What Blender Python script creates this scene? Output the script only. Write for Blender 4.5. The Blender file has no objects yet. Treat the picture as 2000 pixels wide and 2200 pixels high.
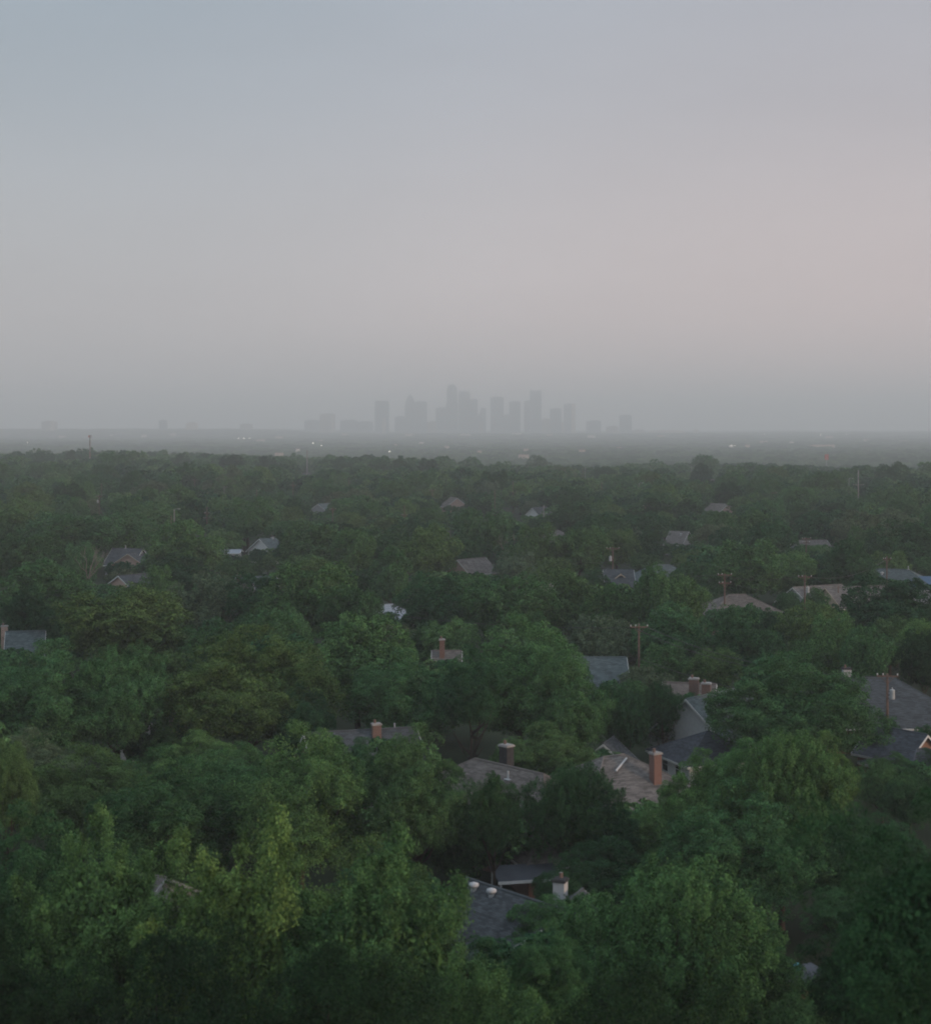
import bpy, math, random
import numpy as np
from mathutils import Vector, Matrix

random.seed(11)
sc = bpy.context.scene
C = sc.collection
PI = math.pi

# ------------------------------------------------------------------ camera, sky, sun, exposure
F, H, V0 = 3400.0, 35.0, 918.0            # focal length in photo pixels, eye height, horizon row
cd = bpy.data.cameras.new('camera'); cam = bpy.data.objects.new('camera', cd); C.objects.link(cam)
cam.location = (0, 0, H); cam.rotation_euler = (PI / 2, 0, 0)
cd.sensor_fit = 'AUTO'; cd.sensor_width = 36.0; cd.lens = F / 2200 * 36.0
cd.shift_y = -(1100 - V0) / 2200
cd.clip_start = 0.5; cd.clip_end = 60000
cd.dof.use_dof = True; cd.dof.focus_distance = 330; cd.dof.aperture_fstop = 0.0556 / 0.10
sc.camera = cam

SUN_EL, SUN_AZ = 7.0, 114.0               # azimuth clockwise from +Y: low, behind the camera's right shoulder
sdir = Vector((math.sin(math.radians(SUN_AZ)) * math.cos(math.radians(SUN_EL)),
               math.cos(math.radians(SUN_AZ)) * math.cos(math.radians(SUN_EL)), math.sin(math.radians(SUN_EL))))
ld = bpy.data.lights.new('sun', 'SUN'); ld.energy = 1.5; ld.angle = math.radians(6); ld.color = (1.0, 0.70, 0.50)
sun = bpy.data.objects.new('sun', ld); C.objects.link(sun); sun.location = (60, -80, 120)
sun.rotation_euler = (-sdir).to_track_quat('-Z', 'Y').to_euler()

world = bpy.data.worlds.new('World'); sc.world = world; world.use_nodes = True
wn, wl = world.node_tree.nodes, world.node_tree.links
wn.clear()
wo = wn.new('ShaderNodeOutputWorld'); bg = wn.new('ShaderNodeBackground')
sky = wn.new('ShaderNodeTexSky'); sky.sky_type = 'NISHITA'; sky.sun_disc = False
sky.sun_elevation = math.radians(SUN_EL); sky.sun_rotation = math.radians(SUN_AZ)
sky.air_density = 1.2; sky.dust_density = 3.0; sky.ozone_density = 1.5; sky.altitude = 150
tc = wn.new('ShaderNodeTexCoord'); sx = wn.new('ShaderNodeSeparateXYZ')
wl.new(tc.outputs['Generated'], sx.inputs[0])
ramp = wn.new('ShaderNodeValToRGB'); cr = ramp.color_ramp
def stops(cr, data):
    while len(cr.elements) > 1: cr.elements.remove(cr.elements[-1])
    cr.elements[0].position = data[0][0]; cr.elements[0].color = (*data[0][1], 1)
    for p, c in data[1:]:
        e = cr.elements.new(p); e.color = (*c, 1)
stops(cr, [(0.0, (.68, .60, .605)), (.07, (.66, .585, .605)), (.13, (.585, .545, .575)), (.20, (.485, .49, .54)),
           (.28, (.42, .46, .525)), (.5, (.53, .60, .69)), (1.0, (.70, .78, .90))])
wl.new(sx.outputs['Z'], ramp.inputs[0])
az = wn.new('ShaderNodeMapRange'); az.inputs[1].default_value = -0.30; az.inputs[2].default_value = 0.30; az.inputs[3].default_value = 0; az.inputs[4].default_value = 1
az.interpolation_type = 'SMOOTHSTEP'
wl.new(sx.outputs['X'], az.inputs[0])
azr = wn.new('ShaderNodeValToRGB'); stops(azr.color_ramp, [(0, (.78, .86, .885)), (.5, (.965, .975, .98)), (1, (1.05, .985, .965))])
wl.new(az.outputs[0], azr.inputs[0])
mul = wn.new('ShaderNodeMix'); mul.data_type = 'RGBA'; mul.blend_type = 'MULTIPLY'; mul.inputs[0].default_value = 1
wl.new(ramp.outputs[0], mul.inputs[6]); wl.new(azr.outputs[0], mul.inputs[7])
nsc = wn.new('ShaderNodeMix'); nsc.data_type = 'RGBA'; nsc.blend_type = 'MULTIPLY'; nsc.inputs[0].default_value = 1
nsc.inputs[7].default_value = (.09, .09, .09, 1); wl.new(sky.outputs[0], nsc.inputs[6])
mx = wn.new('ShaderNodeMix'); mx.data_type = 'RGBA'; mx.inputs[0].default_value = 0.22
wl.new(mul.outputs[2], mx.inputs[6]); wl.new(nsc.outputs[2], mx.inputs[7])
# uneven thin haze layers in the sky
mpn = wn.new('ShaderNodeMapping'); mpn.inputs['Scale'].default_value = (2.2, 2.2, 9.0); skn = wn.new('ShaderNodeTexNoise'); skn.inputs['Scale'].default_value = 1.6; skn.inputs['Detail'].default_value = 5
wl.new(tc.outputs['Generated'], mpn.inputs[0]); wl.new(mpn.outputs[0], skn.inputs['Vector'])
skr = wn.new('ShaderNodeMapRange'); skr.inputs[1].default_value = .25; skr.inputs[2].default_value = .75; skr.inputs[3].default_value = .955; skr.inputs[4].default_value = 1.045
wl.new(skn.outputs[0], skr.inputs[0]); skv = wn.new('ShaderNodeVectorMath'); skv.operation = 'SCALE'; wl.new(mx.outputs[2], skv.inputs[0]); wl.new(skr.outputs[0], skv.inputs['Scale'])
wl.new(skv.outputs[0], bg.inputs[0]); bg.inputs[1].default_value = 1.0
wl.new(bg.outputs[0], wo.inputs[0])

sc.view_settings.view_transform = 'Standard'; sc.view_settings.look = 'None'
sc.view_settings.exposure = 0.25; sc.view_settings.gamma = 1; sc.view_settings.use_curve_mapping = False
sc.render.engine = 'CYCLES'
cy = sc.cycles
cy.max_bounces = 6; cy.diffuse_bounces = 1; cy.glossy_bounces = 1; cy.transmission_bounces = 2; cy.volume_bounces = 4
cy.transparent_max_bounces = 4; cy.caustics_reflective = False; cy.caustics_refractive = False
cy.use_denoising = True; cy.denoising_input_passes = 'RGB_ALBEDO_NORMAL'; cy.denoising_prefilter = 'ACCURATE'; cy.pixel_filter_type = 'BLACKMAN_HARRIS'; cy.filter_width = 1.9
cy.sample_clamp_indirect = 4

# ------------------------------------------------------------------ helpers
def srgb(h):
    return tuple(((int(h[i:i+2], 16) / 255) / 12.92 if int(h[i:i+2], 16) / 255 <= .04045 else ((int(h[i:i+2], 16) / 255 + .055) / 1.055) ** 2.4) for i in (0, 2, 4))

def at(px, py, Z):
    """photo pixel + real height -> point in the place"""
    d = (H - Z) * F / (py - V0)
    return Vector(((px - 1000) * d / F, d, Z))

def proj(p):
    return 1000 + F * p[0] / p[1], V0 + F * (H - p[2]) / p[1]

def tag(o, label=None, cat=None, group=None, kind=None):
    if label: o['label'] = label
    if cat: o['category'] = cat
    if group: o['group'] = group
    if kind: o['kind'] = kind
    return o

def empty(name, loc, rz=0):
    o = bpy.data.objects.new(name, None); C.objects.link(o)
    o.location = loc; o.rotation_euler = (0, 0, rz); o.empty_display_size = .5
    return o

class MB:
    def __init__(s): s.v = []; s.f = []
    def poly(s, *pts):
        n = len(s.v); s.v += [tuple(p) for p in pts]; s.f.append(tuple(range(n, n + len(pts))))
    def hexa(s, b, t):
        """prism between bottom ring b and top ring t"""
        n = len(s.v); k = len(b); s.v += [tuple(p) for p in b] + [tuple(p) for p in t]
        s.f.append(tuple(n + i for i in reversed(range(k)))); s.f.append(tuple(n + k + i for i in range(k)))
        for i in range(k):
            j = (i + 1) % k; s.f.append((n + i, n + j, n + k + j, n + k + i))
    def box(s, c, size, rz=0, taper=1):
        x, y, z = size[0] / 2, size[1] / 2, size[2] / 2; co, si = math.cos(rz), math.sin(rz)
        def P(a, b, h): return (c[0] + a * co - b * si, c[1] + a * si + b * co, c[2] + h)
        q = [(-x, -y), (x, -y), (x, y), (-x, y)]
        s.hexa([P(a, b, -z) for a, b in q], [P(a * taper, b * taper, z) for a, b in q])
    def tube(s, pts, rads, n=6, cap=True):
        base = len(s.v); pts = [Vector(p) for p in pts]
        for i, p in enumerate(pts):
            t = (pts[min(i + 1, len(pts) - 1)] - pts[max(i - 1, 0)]).normalized()
            a = t.orthogonal().normalized() if abs(t.z) < .95 else t.cross(Vector((0, 1, 0))).normalized()
            b = t.cross(a)
            for k in range(n):
                w = 2 * PI * k / n; s.v.append(tuple(p + (a * math.cos(w) + b * math.sin(w)) * rads[i]))
        for i in range(len(pts) - 1):
            for k in range(n):
                j = (k + 1) % n; s.f.append((base + i * n + k, base + i * n + j, base + (i + 1) * n + j, base + (i + 1) * n + k))
        if cap:
            s.f.append(tuple(base + k for k in reversed(range(n)))); e = base + (len(pts) - 1) * n
            s.f.append(tuple(e + k for k in range(n)))
    def mesh(s, name, m, smooth=False):
        me = bpy.data.meshes.new(name); me.from_pydata(s.v, [], s.f); me.update()
        if m: me.materials.append(m)
        if smooth: me.polygons.foreach_set('use_smooth', [True] * len(me.polygons))
        return me
    def build(s, name, m, parent=None, smooth=False):
        return link(name, s.mesh(name, m, smooth), parent)

def link(name, me, parent=None):
    o = bpy.data.objects.new(name, me); C.objects.link(o)
    if parent: o.parent = parent
    return o

def copy_tree(o, parent=None):
    c = o.copy(); C.objects.link(c); c.parent = parent
    for ch in KIDS(o): copy_tree(ch, c)
    return c
def KIDS(o): return [x for x in o.children]

# ------------------------------------------------------------------ materials
def mat(name, col, rough=.85, var=.25, scale=3.0, col2=None, bump=0, metal=0, spec=.2, island=0, coord='Object'):
    m = bpy.data.materials.new(name); m.use_nodes = True
    n, l = m.node_tree.nodes, m.node_tree.links
    p = n['Principled BSDF']; p.inputs['Roughness'].default_value = rough; p.inputs['Metallic'].default_value = metal
    p.inputs['Specular IOR Level'].default_value = spec
    t = n.new('ShaderNodeTexCoord'); no = n.new('ShaderNodeTexNoise'); no.inputs['Scale'].default_value = scale; no.inputs['Detail'].default_value = 5
    l.new(t.outputs[coord], no.inputs['Vector'])
    r = n.new('ShaderNodeValToRGB'); c2 = col2 or tuple(c * (1 + var) for c in col)
    stops(r.color_ramp, [(.3, tuple(c * (1 - var) for c in col)), (.7, c2)])
    l.new(no.outputs[0], r.inputs[0]); out = r.outputs[0]
    if island:
        g = n.new('ShaderNodeNewGeometry'); mr = n.new('ShaderNodeMapRange'); mr.inputs[3].default_value = 1 - island; mr.inputs[4].default_value = 1 + island
        l.new(g.outputs['Random Per Island'], mr.inputs[0])
        mm = n.new('ShaderNodeVectorMath'); mm.operation = 'SCALE'; l.new(out, mm.inputs[0]); l.new(mr.outputs[0], mm.inputs['Scale']); out = mm.outputs[0]
    l.new(out, p.inputs['Base Color'])
    if bump:
        b = n.new('ShaderNodeBump'); b.inputs['Strength'].default_value = bump; b.inputs['Distance'].default_value = .03
        no2 = n.new('ShaderNodeTexNoise'); no2.inputs['Scale'].default_value = scale * 8; l.new(t.outputs[coord], no2.inputs['Vector'])
        l.new(no2.outputs[0], b.inputs['Height']); l.new(b.outputs[0], p.inputs['Normal'])
    return m

def brick_mat(name, c1, c2, mortar):
    m = bpy.data.materials.new(name); m.use_nodes = True
    n, l = m.node_tree.nodes, m.node_tree.links; p = n['Principled BSDF']; p.inputs['Roughness'].default_value = .9
    t = n.new('ShaderNodeTexCoord'); s = n.new('ShaderNodeSeparateXYZ'); l.new(t.outputs['Object'], s.inputs[0])
    a = n.new('ShaderNodeMath'); l.new(s.outputs[0], a.inputs[0]); l.new(s.outputs[1], a.inputs[1])
    cx = n.new('ShaderNodeCombineXYZ'); l.new(a.outputs[0], cx.inputs[0]); l.new(s.outputs[2], cx.inputs[1])
    b = n.new('ShaderNodeTexBrick'); b.inputs['Scale'].default_value = 1; b.inputs['Brick Width'].default_value = .22; b.inputs['Row Height'].default_value = .075; b.inputs['Mortar Size'].default_value = .008
    b.inputs[1].default_value = (*c1, 1); b.inputs[2].default_value = (*c2, 1); b.inputs[3].default_value = (*mortar, 1)
    l.new(cx.outputs[0], b.inputs[0]); l.new(b.outputs[0], p.inputs['Base Color'])
    bp = n.new('ShaderNodeBump'); bp.inputs['Strength'].default_value = .5; bp.inputs['Distance'].default_value = .01; l.new(b.outputs[1], bp.inputs['Height']); bp.invert = True
    l.new(bp.outputs[0], p.inputs['Normal'])
    return m

def foliage_mat(name, base=None):
    m = bpy.data.materials.new(name); m.use_nodes = True
    n, l = m.node_tree.nodes, m.node_tree.links; n.clear()
    out = n.new('ShaderNodeOutputMaterial'); d = n.new('ShaderNodeBsdfDiffuse'); tr = n.new('ShaderNodeBsdfTranslucent'); ms = n.new('ShaderNodeMixShader'); ms.inputs[0].default_value = .08
    oi = n.new('ShaderNodeObjectInfo'); g = n.new('ShaderNodeNewGeometry'); t = n.new('ShaderNodeTexCoord')
    if base is None: csrc = oi.outputs['Color']
    else:
        r0 = n.new('ShaderNodeValToRGB'); stops(r0.color_ramp, base); r0.color_ramp.interpolation = 'LINEAR'; l.new(oi.outputs['Random'], r0.inputs[0]); csrc = r0.outputs[0]
    no = n.new('ShaderNodeTexNoise'); no.inputs['Scale'].default_value = .8; no.inputs['Detail'].default_value = 2; l.new(t.outputs['Object'], no.inputs['Vector'])
    m1 = n.new('ShaderNodeMapRange'); m1.inputs[1].default_value = .3; m1.inputs[2].default_value = .7; m1.inputs[3].default_value = .62; m1.inputs[4].default_value = 1.38; l.new(no.outputs[0], m1.inputs[0])
    m2 = n.new('ShaderNodeMapRange'); m2.inputs[3].default_value = .6; m2.inputs[4].default_value = 1.4; l.new(g.outputs['Random Per Island'], m2.inputs[0])
    mm = n.new('ShaderNodeMath'); mm.operation = 'MULTIPLY'; l.new(m1.outputs[0], mm.inputs[0]); l.new(m2.outputs[0], mm.inputs[1])
    v = n.new('ShaderNodeVectorMath'); v.operation = 'SCALE'; l.new(csrc, v.inputs[0]); l.new(mm.outputs[0], v.inputs['Scale'])
    # the lighter leaves of a spray are also the yellower ones
    hs = n.new('ShaderNodeMix'); hs.data_type = 'RGBA'; hs.blend_type = 'MULTIPLY'; hs.inputs[7].default_value = (1.16, 1.03, .82, 1); l.new(g.outputs['Random Per Island'], hs.inputs[0]); l.new(v.outputs[0], hs.inputs[6])
    l.new(hs.outputs[2], d.inputs[0]); l.new(hs.outputs[2], tr.inputs[0])
    l.new(d.outputs[0], ms.inputs[1]); l.new(tr.outputs[0], ms.inputs[2]); l.new(ms.outputs[0], out.inputs[0])
    return m

M = {
 'bark': mat('bark', (.055, .042, .034), scale=5, bump=.6),
 'dead_wood': mat('dead_wood', (.21, .19, .17), scale=5),
 'pole_wood': mat('pole_wood', (.15, .10, .08), scale=2.5, bump=.3),
 'pole_grey': mat('pole_grey', (.27, .25, .24), scale=2.5),
 'porcelain': mat('porcelain', (.62, .62, .6), rough=.3, var=.05, spec=.5),
 'steel': mat('steel', (.42, .44, .45), rough=.5, var=.1, metal=.1),
 'wire': mat('wire', (.09, .09, .09), rough=.6, var=.1),
 'trim': mat('trim', (.66, .66, .64), rough=.6, var=.08),
 'trim_tan': mat('trim_tan', (.55, .45, .35), rough=.7, var=.08),
 'white_siding': mat('white_siding', (.62, .63, .62), rough=.7, var=.06),
 'cream_siding': mat('cream_siding', (.52, .42, .31), rough=.75, var=.08),
 'pink_siding': mat('pink_siding', (.5, .36, .3), rough=.75, var=.1),
 'grey_siding': mat('grey_siding', (.34, .35, .36), rough=.75, var=.08),
 'glass': mat('glass', (.03, .035, .04), rough=.08, var=.1, spec=.8),
 'door_paint': mat('door_paint', (.12, .05, .04), rough=.5),
 'deck_dark': mat('deck_dark', (.05, .05, .052), rough=.95),
 'sh_grey': mat('shingle_grey', (.078, .088, .096), rough=.92, var=.18, scale=.8, island=.3, bump=.4),
 'sh_brown': mat('shingle_brown', (.16, .142, .13), rough=.92, var=.18, scale=.8, island=.3, bump=.4),
 'sh_taupe': mat('shingle_taupe', (.16, .15, .142), rough=.92, var=.18, scale=.8, island=.3, bump=.4),
 'sh_dark': mat('shingle_dark', (.07, .08, .095), rough=.92, var=.18, scale=.8, island=.3, bump=.4),
 'sh_teal': mat('shingle_teal', (.10, .13, .135), rough=.92, var=.18, scale=.8, island=.3, bump=.4),
 'metal_roof': mat('metal_roof', (.3, .34, .38), rough=.45, var=.1),
 'brick_red': brick_mat('brick_red', (.21, .09, .065), (.16, .07, .052), (.24, .22, .2)),
 'brick_brown': brick_mat('brick_brown', (.2, .105, .08), (.16, .085, .065), (.24, .22, .2)),
 'brick_orange': brick_mat('brick_orange', (.27, .12, .06), (.22, .1, .055), (.28, .24, .2)),
 'concrete': mat('concrete', (.32, .31, .3), scale=1),
 'white_paint': mat('white_paint', (.5, .51, .52), rough=.6, var=.06),
 'tarp': mat('tarp', (.05, .11, .19), rough=.5, var=.15),
 'cyan_plastic': mat('cyan_plastic', (.12, .42, .52), rough=.4, var=.2),
 'red_paint': mat('red_paint', (.5, .1, .06), rough=.6, var=.1),
 'far_glass': mat('far_glass', (.17, .215, .25), rough=.5, var=.1, scale=.02),
 'far_stone': mat('far_stone', (.26, .235, .21), rough=.9, var=.1, scale=.02),
 'far_pale': mat('far_pale', (.5, .42, .35), rough=.9, var=.12, scale=.02),
 'far_white': mat('far_white', (.7, .66, .6), rough=.9, var=.1, scale=.02),
 'leaf': foliage_mat('leaf'),
 'leaf_far': foliage_mat('leaf_far', [(0, (.03, .09, .05)), (.35, (.05, .135, .066)), (.7, (.072, .175, .08)), (1, (.105, .205, .09))]),
}
lm = bpy.data.materials.new('lamp_light'); lm.use_nodes = True
lp = lm.node_tree.nodes['Principled BSDF']; lp.inputs['Emission Color'].default_value = (1, .93, .8, 1); lp.inputs['Emission Strength'].default_value = 5.0
M['lamp'] = lm

# ------------------------------------------------------------------ terrain and haze
def sstep(a, b, x):
    t = np.clip((x - a) / (b - a), 0, 1); return t * t * (3 - 2 * t)
def ground_z(x, y):
    e = y + .845 * x
    e = e + 90 * np.sin(x / 97.0 + 1) + 60 * np.sin(x / 41.0)
    z = -25 * sstep(760, 2250, e) * sstep(450, 1000, y)
    z = z + 15 * sstep(5200, 8700, y)
    z = z + 20 * sstep(-500, -1500, x) * sstep(6800, 8600, y) * (1 - .3 * sstep(9500, 15000, y))
    z = z + 3.0 * np.sin(x / 730.0 + 1.0) * np.sin(y / 900.0) * sstep(2500, 4000, y)
    return z
ys = np.concatenate([np.arange(-250, 1000, 125), np.arange(1000, 2600, 80), np.arange(2600, 9000, 320), np.linspace(9000, 16000, 18)])
xs = np.concatenate([np.arange(-6000, -1600, 440), np.arange(-1600, 1601, 100), np.arange(2040, 6001, 440)])
XX, YY = np.meshgrid(xs, ys); ZZ = ground_z(XX, YY)
gm = MB(); gm.v = [tuple(map(float, p)) for p in zip(XX.ravel(), YY.ravel(), ZZ.ravel())]
nx = len(xs)
gm.f = [(j * nx + i, j * nx + i + 1, (j + 1) * nx + i + 1, (j + 1) * nx + i) for j in range(len(ys) - 1) for i in range(nx - 1)]
M['ground'] = mat('ground_cover', (.018, .034, .016), rough=1, scale=.12, var=.35, col2=(.032, .046, .022), bump=.3)
tag(gm.build('ground', M['ground'], smooth=True), kind='structure')

hm = bpy.data.materials.new('haze_air'); hm.use_nodes = True
hn, hl = hm.node_tree.nodes, hm.node_tree.links; hn.clear()
ho = hn.new('ShaderNodeOutputMaterial'); hv = hn.new('ShaderNodeVolumePrincipled')
hv.inputs['Color'].default_value = (.94, .98, 1.0, 1); hv.inputs['Density'].default_value = 2.5e-4; hv.inputs['Anisotropy'].default_value = 0.0
hv.inputs['Density Attribute'].default_value = ''
hl.new(hv.outputs[0], ho.inputs['Volume'])
hb = MB(); hb.box((0, 7850, 122), (12600, 16700, 346))
haze = hb.build('haze', hm); tag(haze, kind='stuff')

# ------------------------------------------------------------------ tree prototypes
def quads_mesh(name, P, T, B, m):
    n = len(P); V = np.empty((n, 4, 3), np.float32)
    V[:, 0] = P - T; V[:, 1] = P - B * .8 + T * .12; V[:, 2] = P + T; V[:, 3] = P + B * .8 + T * .12
    me = bpy.data.meshes.new(name)
    me.vertices.add(n * 4); me.vertices.foreach_set('co', V.ravel())
    me.loops.add(n * 4); me.loops.foreach_set('vertex_index', np.arange(n * 4, dtype=np.int32))
    me.polygons.add(n); me.polygons.foreach_set('loop_start', np.arange(0, n * 4, 4, dtype=np.int32))
    me.update(calc_edges=True); me.materials.append(m)
    return me

def unit(a): return a / np.maximum(np.linalg.norm(a, axis=-1, keepdims=True), 1e-6)

HT, RT = 13.0, 7.0
def crown_arrays(seed, nl, nc, nleaf, leaf, style):
    r = np.random.default_rng(seed)
    zc, c, a = .53 * HT, .445 * HT, RT
    if style == 'tall': zc, c = .51 * HT, .475 * HT
    # lobes over an uneven ellipsoid
    k = np.arange(nl * 2) + .5; ph = np.arccos(1 - 2 * k / (nl * 2)); th = PI * (1 + 5 ** .5) * k + r.uniform(0, 6.28)
    D = np.stack([np.cos(th) * np.sin(ph), np.sin(th) * np.sin(ph), np.cos(ph)], 1)
    D = unit(D + r.normal(0, .16, D.shape)); D = D[D[:, 2] > -.72]
    D = D[r.permutation(len(D))[:nl]]
    w1, w2, w3 = unit(r.normal(size=(3, 3)))
    irr = 1 + .16 * np.sin(3 * D @ w1 + r.uniform(0, 6)) + .12 * np.sin(5 * D @ w2 + r.uniform(0, 6))
    kk = r.uniform(.58, .80, len(D)) * irr
    kk[r.random(len(D)) < .18] *= .55
    kk *= np.where(D[:, 2] < -.1, .74, 1.0)          # the lower limbs stay under the overhang of the upper ones
    LC = D * kk[:, None] * np.array([a, a, c]) + np.array([0, 0, zc])
    LR = RT * r.uniform(.22, .38, len(D)); LR *= np.where(D[:, 2] > .6, .85, 1)
    cap = None
    n_l = len(LC)
    # twig clumps round each lobe, mostly on its outer side
    d = unit(r.normal(size=(n_l, nc * 2, 3)) + D[:, None] * .55 + np.array([0, 0, .35]))
    d = d[:, :nc]
    rad = LR[:, None] * r.uniform(.72, 1.1, (n_l, nc))
    cc = LC[:, None] + d * rad[..., None] * np.array([1, 1, .85])
    cs = (LR[:, None] * r.uniform(.11, .19, (n_l, nc)))
    if style == 'plume':
        # upright leafy limbs of uneven height that taper to a tip
        ax = unit(D * np.array([.7, .7, .2]) + np.array([0, 0, .8]) + r.normal(0, .28, D.shape)); ln = RT * r.uniform(.16, .34, n_l) * (1 + .5 * (r.random(n_l) < .2))
        t = r.random((n_l, nc)); sw = RT * .24 * (1.02 - t) ** .75
        side = unit(r.normal(size=(n_l, nc, 3)) + ax[:, None] * .25)
        cc = LC[:, None] * np.array([1, 1, .92]) + ax[:, None] * ((t * 1.6 - .5) * ln[:, None])[..., None] + side * (sw * r.uniform(.5, 1.15, (n_l, nc)))[..., None]
        d = side
        w = RT * .035 * (1.2 - t * .6)
        pts = cc[:, :, None] + (side * .5 + ax[:, None] * .6)[:, :, None] * (r.random((n_l, nc, nleaf)) * RT * .05)[..., None] + r.normal(size=(n_l, nc, nleaf, 3)) * w[..., None, None]
    elif style == 'spiky':
        sh = unit(d * .6 + np.array([0, 0, .7]) + r.normal(0, .25, d.shape)); ln = r.uniform(.25, .95, (n_l, nc))
        t = r.random((n_l, nc, nleaf)) ** .8; w = (1.05 - t) * .24 + .06
        pts = cc[:, :, None] + sh[:, :, None] * (t * ln[..., None])[..., None] + r.normal(size=(n_l, nc, nleaf, 3)) * w[..., None]
    else:
        # each twig clump is a leafy cap, open underneath
        u = unit(r.normal(size=(n_l, nc, nleaf, 3)) + d[:, :, None] * .75 + np.array([0, 0, .55]))
        pts = cc[:, :, None] + u * (cs * 2.1)[..., None, None] * r.uniform(.62, 1.06, (n_l, nc, nleaf, 1)) * np.array([1.1, 1.1, .85]); cap = u
    nn = unit(r.normal(size=pts.shape) * .55 + (d[:, :, None] if cap is None else cap) * .7 + np.array([0, 0, .6]))
    P = pts.reshape(-1, 3); N = nn.reshape(-1, 3)
    # inner leaves that close the crown
    q = int(len(P) * .24); u = unit(r.normal(size=(q, 3))) * (r.random((q, 1)) ** .33) * .62
    P2 = u * np.array([a, a, c * .9]) + np.array([0, 0, zc]); P = np.concatenate([P, P2]); N = np.concatenate([N, unit(r.normal(size=(q, 3)))])
    T = unit(np.cross(N, r.normal(size=N.shape))); B = np.cross(N, T)
    s = leaf * r.uniform(.6, 1.35, (len(P), 1)); s[-q:] *= 2.4
    # trimmed to the same height and spread whatever the habit
    fz = HT / np.quantile(P[:, 2], .997); fr = RT / np.quantile(np.hypot(P[:, 0], P[:, 1]), .985); P = P * np.array([fr, fr, fz]); LC = LC * np.array([fr, fr, fz])
    return P.astype(np.float32), (T * s * .5).astype(np.float32), (B * s * .42).astype(np.float32), LC

def trunk_mesh(seed, LC, n=6):
    r = random.Random(seed); b = MB(); top = .46 * HT
    b.tube([(0, 0, -.3), (.05, 0, .4), (.1, .1, top * .55), (.2, .15, top)], [.5, .36, .29, .22], n=8)
    idx = list(range(len(LC))); r.shuffle(idx)
    for i in idx[:9]:
        e = Vector(LC[i].tolist()); s = Vector((.12, .1, top * r.uniform(.45, .95)))
        mid = s.lerp(e, .5) + Vector((r.uniform(-.5, .5), r.uniform(-.5, .5), -.35))
        b.tube([s, mid, e], [.2, .12, .04], n=5)
    return b.mesh('trunk', M['bark'], smooth=True)

PRO = {}
def proto(key, seed, nl, nc, nleaf, leaf, style, m):
    P, T, B, LC = crown_arrays(seed, nl, nc, nleaf, leaf, style)
    PRO[key] = (quads_mesh('crown', P, T, B, m), trunk_mesh(seed, LC))
for i, st in ((0, 'round'), (2, 'tall'), (3, 'plume'), (4, 'spiky')):
    proto(('near', i), 100 + i, 42, 28, 100, .15, st, M['leaf'])
PRO[('near', 1)] = PRO[('near', 0)]
for i, st in ((1, 'round'), (3, 'plume')):
    proto(('close', i), 150 + i, 46, 36, 84, .115, st, M['leaf'])
for i, st in enumerate(('round', 'round', 'tall', 'spiky', 'round')):
    proto(('mid', i), 200 + i, 38, 24, 50, .26, st, M['leaf'])
for i, st in enumerate(('round', 'tall', 'round', 'round')):
    proto(('far', i), 300 + i, 32, 13, 14, .75, st, M['leaf_far'])

# ------------------------------------------------------------------ houses
def lerp3(a, b, t): return a + (b - a) * t
def shingles(b, A, B, Cc, D, course=.2, tab=.45, rnd=random):
    """slope with eave A-B and ridge C-D (C above A): overlapping tabs, lower edge proud"""
    A, B, Cc, D = map(Vector, (A, B, Cc, D))
    nrm = (B - A).cross(Cc - A)
    if nrm.length < 1e-6: nrm = (B - A).cross(D - A)
    nrm.normalize()
    if nrm.z < 0: nrm = -nrm
    ln = max((Cc - A).length if (Cc - D).length > .01 else ((Cc + D) / 2 - (A + B) / 2).length, .5)
    nc = max(3, int(ln / course))
    for i in range(nc):
        t0, t1 = i / nc, (i + 1.0) / nc
        a0, b0, a1, b1 = lerp3(A, Cc, t0), lerp3(B, D, t0), lerp3(A, Cc, t1), lerp3(B, D, t1)
        w = (b0 - a0).length; k = max(1, int(w / tab)); cuts = [0] + [(j + (0.5 if i % 2 else 0) + rnd.uniform(-.12, .12)) / k for j in range(1, k)] + [1]
        for j in range(len(cuts) - 1):
            s0, s1 = max(0, min(1, cuts[j])), max(0, min(1, cuts[j + 1]))
            lo = .035 + rnd.uniform(0, .015)
            b.poly(lerp3(a0, b0, s0) + nrm * lo, lerp3(a0, b0, s1) + nrm * lo, lerp3(a1, b1, s1) + nrm * .022, lerp3(a1, b1, s0) + nrm * .022)

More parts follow.
